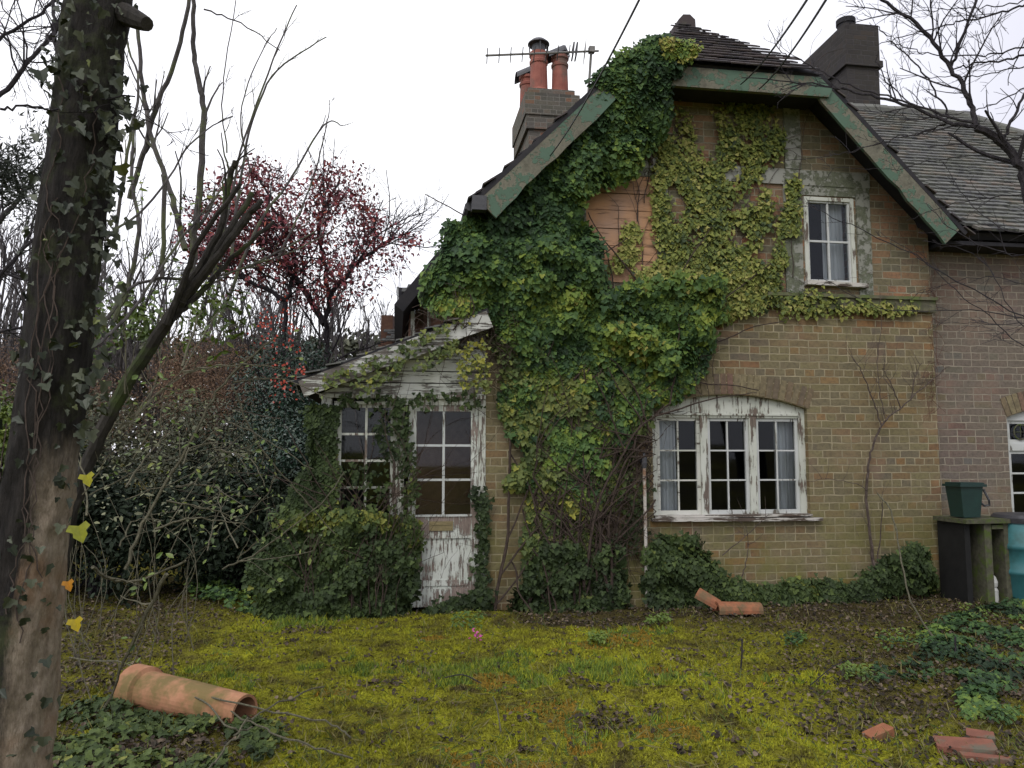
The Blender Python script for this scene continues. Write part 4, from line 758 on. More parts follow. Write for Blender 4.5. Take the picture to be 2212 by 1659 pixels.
def ground_patch(name, polyG, n, hgt, mat, lab, size=.05, tone=.45, cat='ground cover', shape='ivy', kind=None, cl=.25, hole=0):
    P = [G(x, y)[:2] for x, y in polyG]; X, Y = samp([tuple(p) for p in P], n); kk = fbm(X, Y, 3.2, 60) > hole; X, Y = X[kk], Y[kk]; n = len(X); K = max(3, int(len(X) / 90)); cx, cy = samp([tuple(p) for p in P], K)
    d2 = (X[:, None] - cx) ** 2 + (Y[:, None] - cy) ** 2; k = d2.argmin(1); f = np.clip(1 - d2[np.arange(n), k] / cl ** 2, 0, 1); tk = rng.normal(0, .14, K)
    Z = gz(X, Y) + .01 + hgt * f * rng.uniform(.4, 1, n) + rng.uniform(0, .02, n); b = MB()
    N = np.stack([(X - cx[k]) * 2 + rng.normal(0, .4, n), (Y - cy[k]) * 2 - .25 + rng.normal(0, .4, n), np.ones(n)], -1)
    b.leaves(np.stack([X, Y, Z], -1), N, np.stack([rng.normal(0, 1, n), rng.normal(-.3, 1, n), 0 * X], -1), size * rng.uniform(.6, 1.2, n), np.clip(tone + tk[k] + rng.normal(0, .15, n), 0, 1), shape)
    t_ = dict(label=lab, category=cat)
    if kind: t_['kind'] = kind
    return b.build(name, M[mat], base=(X.mean(), Y.mean(), 0), **t_)
ground_patch('ground_ivy', [(1980, 1360), (2212, 1290), (2300, 1300), (2300, 1440), (2150, 1540), (2040, 1500), (1870, 1475), (1890, 1440), (1990, 1420)], 5200, .05, 'ivy', 'patch of creeping ivy on the right side of the lawn', .038, .33, hole=.52)
ground_patch('ground_ivy', [(2060, 1500), (2150, 1470), (2160, 1545), (2090, 1560)], 420, .05, 'ivy', 'small tuft of ivy below the larger patch at right', .036, .30)
ground_patch('ground_ivy', [(120, 1545), (240, 1500), (560, 1560), (620, 1600), (560, 1659), (500, 1720), (60, 1720)], 2600, .05, 'ivy_dark', 'dark ivy carpet at lower left around the clay pot', .04, .55, hole=.52)
ground_patch('ground_ivy', [(430, 1240), (600, 1190), (620, 1340), (480, 1320), (400, 1290)], 3000, .16, 'ivy', 'green ground ivy spreading left of the porch', .05, .38)
for i, (x, y, s) in enumerate(((1950, 1395, 60), (1850, 1465, 35), (2170, 1560, 40), (1420, 1350, 30), (1010, 1350, 40), (2120, 1330, 60), (1720, 1395, 25), (1290, 1395, 22))):
    ground_patch('weed_clump', [(x - s, y - s * .3), (x + s, y - s * .3), (x + s * .8, y + s * .3), (x - s * .8, y + s * .3)], 170, .07, 'bright' if i % 2 else 'ivy', 'low green weeds: ' + ['right of the fallen litter before the corner bush', 'small tuft right of centre lawn', 'beside the flat bricks at right', 'below the dark clump near the pipe', 'below the porch door', 'in front of the mossy stand', 'in the litter right of the clay tiles', 'in the lawn below the ivy stems'][i], .035, .5, 'weeds', 'oval')
# ------------------------------------------------------------------ branches and trees
def curve(P, k=6, jit=0.0):
    P = np.asarray(P, float); n = len(P)
    if n < 3: t_ = np.linspace(0, 1, k + 1)[:, None]; Q = P[0] + (P[1] - P[0]) * t_
    else:
        E_ = np.concatenate([[2 * P[0] - P[1]], P, [2 * P[-1] - P[-2]]]); Q = []
        for i in range(n - 1):
            a, b_, c, d = E_[i:i + 4]
            for s in np.arange(k) / k: Q.append(.5 * (2 * b_ + (c - a) * s + (2 * a - 5 * b_ + 4 * c - d) * s * s + (3 * b_ - a - 3 * c + d) * s ** 3))
        Q = np.array(Q + [P[-1]])
    if jit: Q[1:] = Q[1:] + rng.normal(0, jit, Q[1:].shape)
    return Q
def shoots(mb, P, R0, n, L_, lvl, tips=None, spread=.8, up=.15, wig=.13, seg=6, rmin=.0016, k=3, ratio=.55):
    """side twigs along the polyline P, recursively"""
    n_ = len(P)
    for q in range(n):
        f = rng.uniform(.12, 1) if n > 1 else 1; i = min(int(f * (n_ - 1)), n_ - 2); p = P[i] + (P[i + 1] - P[i]) * rng.random(); d = P[i + 1] - P[i]; d = d / (np.linalg.norm(d) + 1e-9)
        v = rng.normal(0, 1, 3); v -= v @ d * d; v /= np.linalg.norm(v) + 1e-9; d = d * math.cos(spread) + v * math.sin(spread * rng.uniform(.6, 1.2)) + np.array([0, 0, up]); d /= np.linalg.norm(d)
        l = L_ * rng.uniform(.45, 1.15) * (1.15 - .5 * f); s = max(3, seg); Q = [p]
        for _ in range(s): d = d + rng.normal(0, wig, 3) + np.array([0, 0, up * .15]); d /= np.linalg.norm(d); Q.append(Q[-1] + d * l / s)
        Q = np.array(Q); r0 = max(R0 * ratio * (1 - .5 * f), rmin); mb.tube(Q, np.linspace(r0, max(r0 * .45, rmin * .8), len(Q)), k if r0 < .01 else 5, rng.random(), cap=False)
        if tips is not None: tips.append(Q[-1]); tips.append(Q[len(Q) // 2]); tips.append(Q[-2])
        if lvl > 1: shoots(mb, Q, r0, max(2, int(n * .5) if n < 12 else 5), l * .55, lvl - 1, tips, spread, up, wig, max(3, seg - 1), rmin, 3, ratio)
def tree(name, lab, base, H, r0, nb, lvl, mat, grp=None, cat='bare tree', Lf=.45, spread=.7, up=.25, lean=(0, 0), rmin=.004, tips=None, forks=1):
    o = thing(name, lab, cat, base)
    if grp: o['group'] = grp
    b0 = np.array(base, float)
    tr = MB(); bb = MB(); n0 = np.array([lean[0], lean[1], 1.0])
    for q in range(forks):
        dv = n0 + (rng.normal(0, .12, 3) if forks > 1 else 0); P = [b0 + (0, 0, -.1)]; d = dv / np.linalg.norm(dv)
        for i in range(9): d = d + rng.normal(0, .05, 3); d[2] = abs(d[2]); d /= np.linalg.norm(d); P.append(P[-1] + d * H / 9)
        P = np.array(P); tr.tube(P, np.linspace(r0, r0 * .12 + rmin, len(P)), 8, .5)
        shoots(bb, P[2:], r0 * .8, nb, H * Lf, lvl, tips, spread, up, .12, 6, rmin)
    tr.build('trunk', mat, o); bb.build('branch', mat, o); return o
def shrub(name, lab, c, R, n, mat, size, tone=.4, shape='oval', grp=None, cat='shrub', clr=.28, K=None, kind=None, stem='twig', spr=.3, down=0):
    c = np.array(c, float); R = np.array(R, float); K = K or 26; u = rng.normal(0, 1, (K, 3)); u /= np.linalg.norm(u, axis=1)[:, None]; u[:, 2] = np.abs(u[:, 2]) - .45 * rng.random(K)
    cc = c + u * R * rng.uniform(.35, .85, (K, 1)); cr0 = clr * R.mean() * rng.uniform(.7, 1.4, K); k = rng.integers(0, K, n); v = rng.normal(0, 1, (n, 3)); v /= np.linalg.norm(v, axis=1)[:, None]
    P = cc[k] + v * cr0[k][:, None] * rng.random((n, 1)) ** .35; P[:, 2] = np.where(P[:, 2] < .03, .03 + .3 * rng.random(n), P[:, 2]); N = v + rng.normal(0, .5, (n, 3)) + np.array([0, 0, .4]); b = MB()
    b.leaves(P, N, rng.normal(0, 1, (n, 3)) + np.array([0, 0, -.6]), size * rng.uniform(.6, 1.25, n), np.clip(tone + rng.normal(0, .1, K)[k] + rng.normal(0, spr * .5, n), 0, 1), shape)
    o = thing(name, lab, cat, (c[0], c[1], 0.0))
    if grp: o['group'] = grp
    b.build('foliage', M[mat], o); s = MB()
    for i in range(K if n > 1000 else 0): s.tube(curve([(c[0] + rng.normal(0, .1), c[1] + rng.normal(0, .1), 0), (c * .5 + cc[i] * .5) * (1, 1, .6), cc[i]], 4), .012 if n > 1000 else .004, 4, .5, cap=False)
    s.build('stem', M[stem], o); return o
# foreground ivy-clad trunk
ft = thing('ivy_clad_trunk', 'thick dark leaning trunk with brown bark low on its right, nearest the camera', 'tree', (-1.62, 2.42, 0))
cx_ = [(222, -140), (222, 0), (203, 150), (186, 300), (167, 450), (150, 600), (126, 800), (98, 1000), (80, 1150), (64, 1300), (40, 1500), (18, 1659), (-14, 1900)]
Pt = np.array([W(x - 8, y, 2.42) for x, y in cx_]); q = MB(); Pc = curve(Pt, 16); k_ = 72; th = np.arange(k_) * 2 * math.pi / k_; Rr = np.interp(np.linspace(0, 1, len(Pc)), [0, .2, .5, .8, 1], [.094, .096, .096, .104, .14])
V = np.array([[Pc[i] + (Rr[i] * (1 + .05 * math.sin(3 * a_ + i * .12) + .03 * math.sin(7 * a_ + i * .3) + .07 * (float(vn(a_ * 5.73, i * .22, 1, 8)) - .5) + .06 * (float(vn(a_ * 9.55, i * .5, 1, 9)) - .5))) * np.array([math.cos(a_), math.sin(a_), 0]) for a_ in th] for i in range(len(Pc))]).reshape(-1, 3)
i_ = np.arange(len(Pc) - 1)[:, None] * k_; j_ = np.arange(k_)[None]; j2_ = (j_ + 1) % k_; q.add(V, np.stack([i_ + j_, i_ + k_ + j_, i_ + k_ + j2_, i_ + j2_], -1).reshape(-1, 4))
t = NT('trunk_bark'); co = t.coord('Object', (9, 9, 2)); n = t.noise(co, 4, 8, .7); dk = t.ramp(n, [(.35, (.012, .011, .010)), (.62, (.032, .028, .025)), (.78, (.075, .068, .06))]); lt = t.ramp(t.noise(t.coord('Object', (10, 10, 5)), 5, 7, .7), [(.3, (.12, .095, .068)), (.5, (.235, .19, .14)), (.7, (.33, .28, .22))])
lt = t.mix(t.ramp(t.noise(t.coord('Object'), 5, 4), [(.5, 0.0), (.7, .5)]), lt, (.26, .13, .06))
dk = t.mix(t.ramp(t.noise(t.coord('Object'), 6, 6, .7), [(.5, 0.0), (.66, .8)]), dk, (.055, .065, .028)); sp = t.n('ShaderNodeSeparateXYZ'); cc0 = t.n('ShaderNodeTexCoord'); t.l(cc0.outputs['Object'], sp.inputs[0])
# brown area over the dark bark, on the trunk's right flank below 1.8 m
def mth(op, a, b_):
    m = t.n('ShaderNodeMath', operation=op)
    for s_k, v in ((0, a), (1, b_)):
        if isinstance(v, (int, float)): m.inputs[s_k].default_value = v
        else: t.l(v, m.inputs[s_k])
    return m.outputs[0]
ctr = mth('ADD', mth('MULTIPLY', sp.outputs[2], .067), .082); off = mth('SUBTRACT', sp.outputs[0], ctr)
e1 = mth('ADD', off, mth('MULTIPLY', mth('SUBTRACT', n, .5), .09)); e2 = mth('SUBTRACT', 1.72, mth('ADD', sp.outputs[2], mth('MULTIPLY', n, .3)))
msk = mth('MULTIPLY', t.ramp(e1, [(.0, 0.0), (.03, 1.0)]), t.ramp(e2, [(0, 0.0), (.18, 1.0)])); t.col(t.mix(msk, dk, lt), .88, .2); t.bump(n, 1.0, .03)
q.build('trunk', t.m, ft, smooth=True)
q = MB(); P = curve([W(268, 30, 2.40), W(300, 45, 2.36), W(318, 52, 2.34)], 4); q.tube(P, np.linspace(.036, .022, len(P)), 10, .5); q.build('branch_stub', M['trunk_dark'], ft)
b = MB(); sb = MB()
n = 620; f = rng.random(n) ** .8; i = (f * (len(Pc) - 1)).astype(int); ang = rng.uniform(-math.pi * .98, -.02 * math.pi, n); side = rng.random(n)
den = np.where(f < .55, 1, .45) * np.where((np.cos(ang) > .1) | (f < .2), 1, .4); kp = rng.random(n) < den; i, ang, f = i[kp], ang[kp], f[kp]; n = len(i)
O_ = np.stack([np.cos(ang), np.sin(ang), 0 * ang], -1); P = Pc[i] + O_ * (Rr[i] + rng.uniform(.006, .04, n))[:, None] + np.stack([0 * f, 0 * f, rng.normal(0, .02, n)], -1)
b.leaves(P, O_ + rng.normal(0, .6, (n, 3)) + (0, 0, .25), np.stack([rng.normal(0, .6, n), rng.normal(0, .3, n), -1 + 0 * f], -1), rng.uniform(.012, .036, n), np.clip(rng.normal(.38, .26, n), 0, 1), 'ivy', .55)
n = 120; f = rng.uniform(.18, .55, n); i = (f * (len(Pc) - 1)).astype(int); P = Pc[i] + np.stack([Rr[i] + rng.uniform(.0, .07, n), rng.uniform(-.1, .05, n), rng.normal(0, .03, n)], -1)
b.leaves(P, np.stack([.6 + rng.normal(0, .5, n), -1 + 0 * f, .3 + rng.normal(0, .4, n)], -1), np.stack([rng.normal(.4, .6, n), rng.normal(0, .3, n), -1 + 0 * f], -1), rng.uniform(.015, .042, n), np.clip(rng.normal(.5, .25, n), 0, 1), 'ivy', .55)
for s_ in range(6):
    a0_ = rng.uniform(-2.6, -.4); l0 = rng.integers(0, len(Pc) - 80); P = []
    for j in range(0, 76, 2): a0_ += rng.normal(0, .09); P.append(Pc[l0 + j] + np.array([math.cos(a0_), math.sin(a0_), 0]) * (Rr[l0 + j] + .008))
    sb.tube(P, .0019, 4, .5)
ti = thing('trunk_ivy', 'pale mottled ivy leaves climbing the thick dark trunk at left', 'ivy', (-1.55, 2.25, 0)); b.build('foliage', M['trunkivy'], ti); sb.build('stem', M['stem'], ti)
for x, y, s, r_, lab in ((178, 1158, .085, .1, 'large lime green leaf at the right edge of the big trunk'), (195, 1048, .06, .3, 'yellow-green leaf just above the large lime leaf on the trunk'), (155, 1278, .05, .95, 'orange leaf beside the trunk, above the yellow one'), (170, 1360, .06, .6, 'bright yellow leaf beside the trunk near the clay pot'), (95, 175, .07, .15, 'big green leaf left of the trunk near its top')):
    q = MB(); q.leaves([W(x - 8, y - 22, 2.32)], [(.3, -1, .3)], [(.35, -.1, -1)], [s * .62], [r_], 'ivy', .6); q.build('single_leaf', M['autumn'] if x != 95 else M['trunkivy'], base=W(x, y, 2.32), label=lab, category='leaf', group='single leaves by the trunk')
# branches behind and left of the trunk
def limb(mb, pts, Y0, Y1, r0, r1, k=6, jit=0.0, nsh=0, L_=.3, lvl=1, tips=None, **kw):
    n = len(pts); P = np.array([W(x, y, Y0 + (Y1 - Y0) * i / (n - 1)) for i, (x, y) in enumerate(pts)]); Q = curve(P, 6, jit)
    mb.tube(Q, np.linspace(r0, r1, len(Q)), k, rng.random()); 
    if nsh: shoots(mb, Q, r0, nsh, L_, lvl, tips, **kw)
    return Q
# pollarded leaning bush right behind the trunk
pb = thing('cut_back_bush', 'dark leaning mossy limbs sawn off short behind the big trunk', 'bush', G(180, 1330)); q = MB()
limb(q, [(110, 1330), (150, 1130), (195, 985), (262, 850), (350, 712), (392, 650)], 4.2, 4.0, .040, .032, 9, .004)
limb(q, [(392, 650), (440, 590), (510, 500), (555, 443)], 4.0, 3.9, .024, .016, 8, .003); limb(q, [(385, 665), (460, 570), (530, 470), (568, 432)], 4.05, 4.1, .022, .015, 8, .003)
limb(q, [(360, 700), (400, 600), (430, 520), (520, 395)], 4.0, 3.8, .019, .011, 7, .003); limb(q, [(395, 645), (450, 560), (545, 418)], 4.1, 4.3, .020, .016, 8, .003); limb(q, [(370, 690), (425, 640), (500, 560), (590, 480)], 4.0, 4.2, .018, .010, 6, .004)
limb(q, [(380, 660), (470, 505), (496, 385), (510, 345)], 4.0, 3.9, .020, .014, 7, .003, 5, .4)
q.build('limb', M['trunk_dark'], pb)
sh = thing('sapling_thicket', 'tall bare grey shoots rising against the white sky behind the trunk', 'thicket', G(400, 1230)); q = MB(); tips = []
kw = dict(spread=.55, up=.3, wig=.10)
for pts, Y0, Y1, r0, r1, ns, l in (([(415, 640), (418, 520), (428, 440), (440, 260), (428, 170), (417, 90), (418, -30)], 4.6, 4.4, .024, .012, 3, .35), ([(400, 540), (372, 430), (330, 300), (310, 200), (298, 60)], 4.3, 4.4, .018, .012, 6, .4),
        ([(280, 430), (310, 330), (335, 240), (385, 110), (408, 0), (412, -40)], 4.5, 4.3, .016, .010, 4, .3), ([(430, 700), (480, 520), (520, 330), (590, 130), (640, 10)], 4.8, 5.0, .010, .004, 5, .35), ([(500, 560), (515, 420), (545, 260), (600, 150), (705, 80)], 4.8, 5.2, .011, .004, 6, .35),
        ([(240, 700), (275, 620), (300, 500), (285, 380), (290, 250)], 4.0, 4.3, .014, .008, 5, .4), ([(470, 700), (560, 480), (620, 400), (700, 270), (740, 272)], 5.2, 5.6, .012, .004, 5, .3), ([(600, 560), (660, 430), (705, 280), (712, 215)], 5.5, 5.8, .008, .003, 9, .2),
        ([(230, 690), (300, 610), (450, 600), (560, 565), (680, 500)], 3.8, 4.6, .010, .005, 5, .3), ([(190, 760), (270, 690), (360, 560), (430, 470), (530, 350)], 3.6, 4.2, .009, .004, 6, .3), ([(225, 520), (330, 430), (420, 300), (500, 250)], 3.4, 3.8, .006, .003, 6, .25), ([(250, 500), (280, 300), (300, 180), (262, 60)], 3.5, 3.7, .008, .005, 5, .25), ([(440, 20), (520, 50), (605, 110)], 4.4, 4.5, .005, .003, 3, .15),
        ([(350, 600), (355, 400), (352, 380)], 4.0, 4.0, .012, .012, 0, .1), ([(540, 370), (520, 250), (560, 120), (600, 60)], 5, 5.2, .006, .003, 4, .25), ([(490, 330), (480, 200), (510, 0)], 4.7, 4.8, .005, .003, 3, .2), ([(335, 720), (480, 600), (640, 540), (760, 470)], 5, 5.5, .008, .003, 7, .3)):
    limb(q, pts, Y0, Y1, r0, r1, 6, .003, ns, l, 2, tips, **kw)
q.build('shoot', M['twig_grey'], sh)
tw = MB(); 
for i in range(42):   # thin tangled brambles low on the left
    x = rng.uniform(170, 520); y = rng.uniform(700, 1230); Y0 = rng.uniform(3.4, 5.6); a_ = rng.normal(-.7, .7); l = rng.uniform(100, 260)
    limb(tw, [(x, y), (x + l * .5 * math.cos(a_) + rng.normal(0, 15), y + l * .5 * math.sin(a_)), (x + l * math.cos(a_), y + l * math.sin(a_) + rng.uniform(0, 60))], Y0, Y0 + rng.uniform(-.3, .5), rng.uniform(.003, .007), .002, 4, .004, 3, .25, 1, tips, spread=.7, up=.05, wig=.15)
for pts, Y0, r in (([(480, 1230), (560, 1190), (690, 1090), (745, 1020)], 4.8, .006), ([(500, 830), (560, 960), (640, 1060), (720, 1150)], 4.9, .006), ([(270, 1230), (320, 1110), (420, 940), (480, 830), (590, 730)], 4.0, .010), ([(200, 1225), (240, 1252), (310, 1250), (400, 1210)], 3.1, .008), ([(360, 1240), (280, 1400), (230, 1530)], 3.3, .009), ([(270, 1080), (420, 1020), (520, 940)], 4.5, .004)):
    limb(tw, pts, Y0, Y0 + .3, r, r * .6, 5, .004, 3, .25, 1, tips, spread=.7, up=.05)
for i in range(22):
    x = rng.uniform(150, 420); y = rng.uniform(1330, 1540); Y0 = float(G(x, y)[1]); limb(tw, [(x, y), (x + rng.normal(0, 25), y - 130), (x + rng.normal(0, 50), y - rng.uniform(180, 330))], Y0, Y0 + .1, .004, .002, 4, .003, 2, .15, 1, None, spread=.6)
for pts, Y0 in (([(150, 1420), (300, 1440), (420, 1500), (500, 1570), (545, 1575)], 3.5), ([(420, 1500), (540, 1560), (640, 1600), (760, 1640)], 3.5), ([(330, 1470), (520, 1520), (700, 1560), (760, 1590)], 3.9), ([(505, 1590), (560, 1540), (700, 1480)], 3.9), ([(430, 1700), (480, 1620), (520, 1590)], 3.4)):
    P = curve([G(x, y, .10 + .08 * rng.random()) for x, y in pts], 6, .006); tw.tube(P, .005, 5, .5)
br = thing('bramble_tangle', 'thin bare bramble stems tangled over the grass at left', 'brambles', G(330, 1300)); tw.build('stem', M['twig_green'], br)
b = MB(); tp = np.array(tips); tp = tp[rng.random(len(tp)) < .5]; tp = tp[tp[:, 2] < 2.9]; n = len(tp) * 2; P = np.repeat(tp, 2, 0) + rng.normal(0, .03, (n, 3)); b.leaves(P, rng.normal(0, .5, (n, 3)) + (0, -.5, .8), rng.normal(0, 1, (n, 3)), rng.uniform(.02, .045, n), np.clip(rng.normal(.5, .25, n), 0, 1), 'oval'); b.build('foliage', M['bright'], br)
b = MB(); X_ = np.array([(rng.uniform(200, 520), rng.uniform(860, 1150)) for _ in range(260)]); P = np.array([W(x, y, rng.uniform(4.2, 5.6)) for x, y in X_]); n = len(P)
b.leaves(P, rng.normal(0, .35, (n, 3)) + (0, -.5, 1), rng.normal(0, 1, (n, 3)), rng.uniform(.02, .05, n), rng.uniform(.6, 1, n), 'oval'); b.build('pale_foliage', M['hedge'], br)
# twigs and conifer spray left of the trunk
lf = thing('bare_branches', 'bare dark twigs left of the thick trunk, top left corner', 'bare tree', W(-200, 1400, 3.6)); q = MB(); kw = dict(spread=.75, up=.05, wig=.16)
for pts, Y0, r, ns in (([(-60, 260), (30, 175), (90, 100), (140, 45)], 3.2, .012, 9), ([(-50, 110), (40, 60), (110, 10), (160, -40)], 3.3, .008, 9), ([(0, 235), (60, 230), (150, 235), (290, 205)], 2.2, .004, 4), ([(-40, 520), (10, 465), (60, 410), (110, 335)], 3.6, .014, 6), ([(125, 140), (118, 60), (110, -40)], 3.0, .010, 4), ([(-50, 20), (20, 90), (70, 170)], 3.4, .005, 8), ([(-40, 720), (60, 700), (130, 600)], 4, .008, 6), ([(-60, 660), (30, 560), (110, 480), (160, 440)], 5, .012, 14), ([(-60, 560), (40, 600), (140, 620)], 5.5, .012, 16), ([(-30, 640), (60, 520), (90, 400)], 6, .012, 18)):
    limb(q, pts, Y0, Y0 + .2, r, r * .6, 6, .004, ns, .45, 3, None, **kw)
q.build('branch', M['twig'], lf)
q = MB(); P0 = W(-20, 385, 3.4)
for i in range(26):
    d = np.array([1, rng.normal(0, .3), rng.normal(0, .35)]); L_ = rng.uniform(.12, .30); P = np.array([P0 + (0, 0, rng.normal(0, .08)) + d * L_ * s for s in np.linspace(0, 1, 26)]); n = len(P) * 4
    q.leaves(np.repeat(P, 4, 0), rng.normal(0, 1, (n, 3)), rng.normal(0, 1, (n, 3)) + d, rng.uniform(.02, .04, n), rng.random(n), 'thin')
q.build('conifer_spray', M['conifer'], base=P0, label='dark feathery conifer spray at the left edge', category='conifer')
# right-hand tree: limbs reach in from outside the frame
rt = thing('bare_garden_tree', 'bare dark tree reaching over the roof from the right edge', 'bare tree', (5.2, 4.2, 0)); q = MB()
qm = MB(); P = curve([(5.3, 4.2, -.1), (5.2, 4.25, 1.5), (4.6, 4.5, 3.0), W(2290, 470, 5.0), W(2212, 372, 5.1)], 5); qm.tube(P, np.linspace(.13, .045, len(P)), 10, .5); qm.build('trunk', M['twig'], rt)
kw = dict(spread=.75, up=.18, wig=.10, rmin=.0016)
S2 = 1 / 3.115
def z2(pts): return [((x * S2 + 1850) * .864, y * S2 * .864) for x, y in pts]
for pts, Y0, Y1, r0, r1, ns, l in ((([(2212, 1340), (2040, 1110), (1840, 985)]), 5.1, 5.1, .040, .030, 6, .5), ([(1840, 985), (1780, 770), (1640, 530), (1430, 240), (1100, 0), (1000, -60)], 5.1, 5.3, .022, .011, 22, .55), ([(1640, 530), (1700, 380), (1840, 0), (1860, -80)], 5.2, 5.3, .013, .010, 12, .45),
        ([(1840, 990), (1620, 950), (1200, 790), (850, 710), (550, 650), (0, 610)], 5.1, 5.8, .017, .004, 22, .4), ([(1840, 960), (1450, 850), (1150, 750), (800, 640), (500, 490), (300, 370), (225, 150)], 5.1, 5.8, .010, .003, 14, .35), ([(2040, 1110), (2100, 980), (2212, 740), (2300, 560)], 5.1, 5.1, .013, .009, 8, .45),
        ([(2300, 0), (2040, 90), (1760, 150), (1600, 200), (1300, 280), (1080, 350)], 5.0, 5.2, .009, .003, 14, .3), ([(2300, 340), (2000, 420), (1800, 435), (1500, 430), (1300, 370), (1150, 310)], 5.0, 5.3, .007, .003, 14, .3), ([(2300, 410), (2050, 470), (1850, 490), (1680, 530)], 5.1, 5.2, .009, .006, 7, .3), ([(2300, 500), (2100, 540), (1800, 590), (1500, 600), (1180, 580)], 5.1, 5.4, .006, .002, 10, .3),
        ([(1190, 790), (1140, 640), (1070, 470), (1075, 400)], 5.5, 5.5, .007, .003, 5, .2), ([(1620, 950), (1590, 820), (1440, 580), (1330, 460), (1180, 310), (1060, 200)], 5.3, 5.4, .009, .004, 14, .3), ([(1620, 960), (1400, 1040), (1200, 1080), (900, 1170), (700, 1210), (230, 1260)], 5.2, 5.7, .006, .002, 8, .25), ([(1600, 965), (1350, 1050), (1100, 1100), (830, 1190)], 5.2, 5.5, .005, .002, 5, .2),
        ([(2300, 640), (2000, 800), (1800, 870), (1500, 900)], 5.1, 5.3, .006, .002, 8, .3), ([(2300, 1050), (2130, 1080), (1950, 1110)], 5, 5.1, .006, .004, 6, .3), ([(2300, -40), (2100, 30), (1750, 60), (1500, 80), (1270, 100)], 5, 5.3, .006, .002, 12, .3), ([(2300, 120), (2160, 440), (2080, 660)], 5.0, 5.2, .007, .003, 9, .25), ([(2040, 100), (1990, 200), (1880, 265), (1770, 280)], 5.1, 5.2, .005, .002, 6, .25), ([(2250, 1290), (1900, 1210), (1500, 1250), (1230, 1310), (870, 1310), (640, 1310)], 5.2, 5.8, .0045, .0015, 8, .25),
        ([(2300, 1500), (1800, 1560), (1500, 1640), (1300, 1720)], 5.2, 5.5, .005, .002, 8, .25)):
    limb(q, z2(pts), Y0, Y1, r0 * .85, r1 * .85, 6, .006, max(3, int(ns * .62)), l, 2 if ns < 20 else 3, None, **kw)
for pts, r in (([(2280, 720), (2130, 640), (1950, 540), (1800, 470), (1745, 440)], .006), ([(2280, 700), (2100, 670), (1900, 665), (1760, 590)], .005), ([(2280, 560), (2150, 540), (2050, 490), (2000, 440)], .006), ([(2280, 800), (2190, 730), (2080, 640), (1990, 560), (1900, 500)], .005), ([(2290, 640), (2150, 600), (2060, 610), (1950, 650)], .004), ([(2290, 760), (2200, 690), (2120, 560), (2010, 520)], .005), ([(2290, 480), (2180, 500), (2100, 440), (2040, 350)], .005), ([(2280, 690), (2180, 700), (2030, 700)], .004)):
    limb(q, pts, 4.9, 5.5, r * .8, r * .35, 5, .006, 6, .25, 2, None, spread=.6, up=.02, wig=.12)
q.build('branch', M['twig'], rt)
# wall shrub right of the window
ws = thing('bare_wall_shrub', 'leafless forked shrub trained against the wall right of the big window', 'shrub', (4.25, -.1, 0), 'L'); q = MB()
def wp(x, y, d=-.1): a, z = PA(x, y, d); return (float(a), d, float(z))
def wl(pts, r0, r1, ns=0, l=.2):
    Q = curve([wp(x, y, -.08 - .03 * rng.random()) for x, y in pts], 6, .004); q.tube(Q, np.linspace(r0, r1, len(Q)), 6, rng.random())
    for _ in range(ns): i = rng.integers(2, len(Q)); vine(q, Q[i][0], Q[i][2], l * rng.uniform(.4, 1), rng.uniform(.3, 2.6), .0035, .09, .15, 1)
wl([(1895, 1265), (1882, 1180), (1872, 1080), (1876, 1010), (1890, 950), (1915, 905), (1948, 880), (1985, 845), (2050, 790)], .018, .005, 8, .4); wl([(1905, 920), (1885, 860), (1860, 800), (1845, 775)], .009, .004, 7, .35)
wl([(1945, 880), (1925, 830), (1905, 795)], .008, .003, 6, .3); wl([(1968, 865), (1975, 820), (1990, 785)], .006, .003, 6, .25); wl([(1912, 905), (1900, 840), (1895, 780), (1905, 700), (1900, 650)], .006, .002, 6, .35); wl([(1890, 1260), (1900, 1180), (1906, 1080)], .009, .004, 3, .2); wl([(1875, 1060), (1850, 1045), (1790, 1035), (1745, 1040)], .005, .002, 4, .2); wl([(1600, 1255), (1612, 1210), (1618, 1175)], .007, .003, 3, .2); wl([(1560, 1200), (1620, 1150), (1660, 1110)], .006, .003, 3, .2)
q.build('branch', M['stem'], ws, 'L')
q = MB(); P = curve([wp(1905, 1075, -.15), wp(1930, 1110, -.3), wp(1945, 1190, -.5), G(1960, 1290, .35), G(2030, 1400, .03)], 6, .004)
P = np.array([l2w(P[i]) if i <= 12 else P[i] for i in range(len(P))]) if False else curve([l2w(wp(1895, 1065, -.15)), l2w(wp(1925, 1105, -.3)), l2w(wp(1945, 1200, -.6)), W(1968, 1300, 7.3), G(2032, 1400, .02)], 6, .004)
q.tube(P, .008, 6, .5); q.build('fallen_stick', M['twig_green'], base=P[-1], label='long pale arching stick leaning from the lawn to the wall shrub', category='stick')
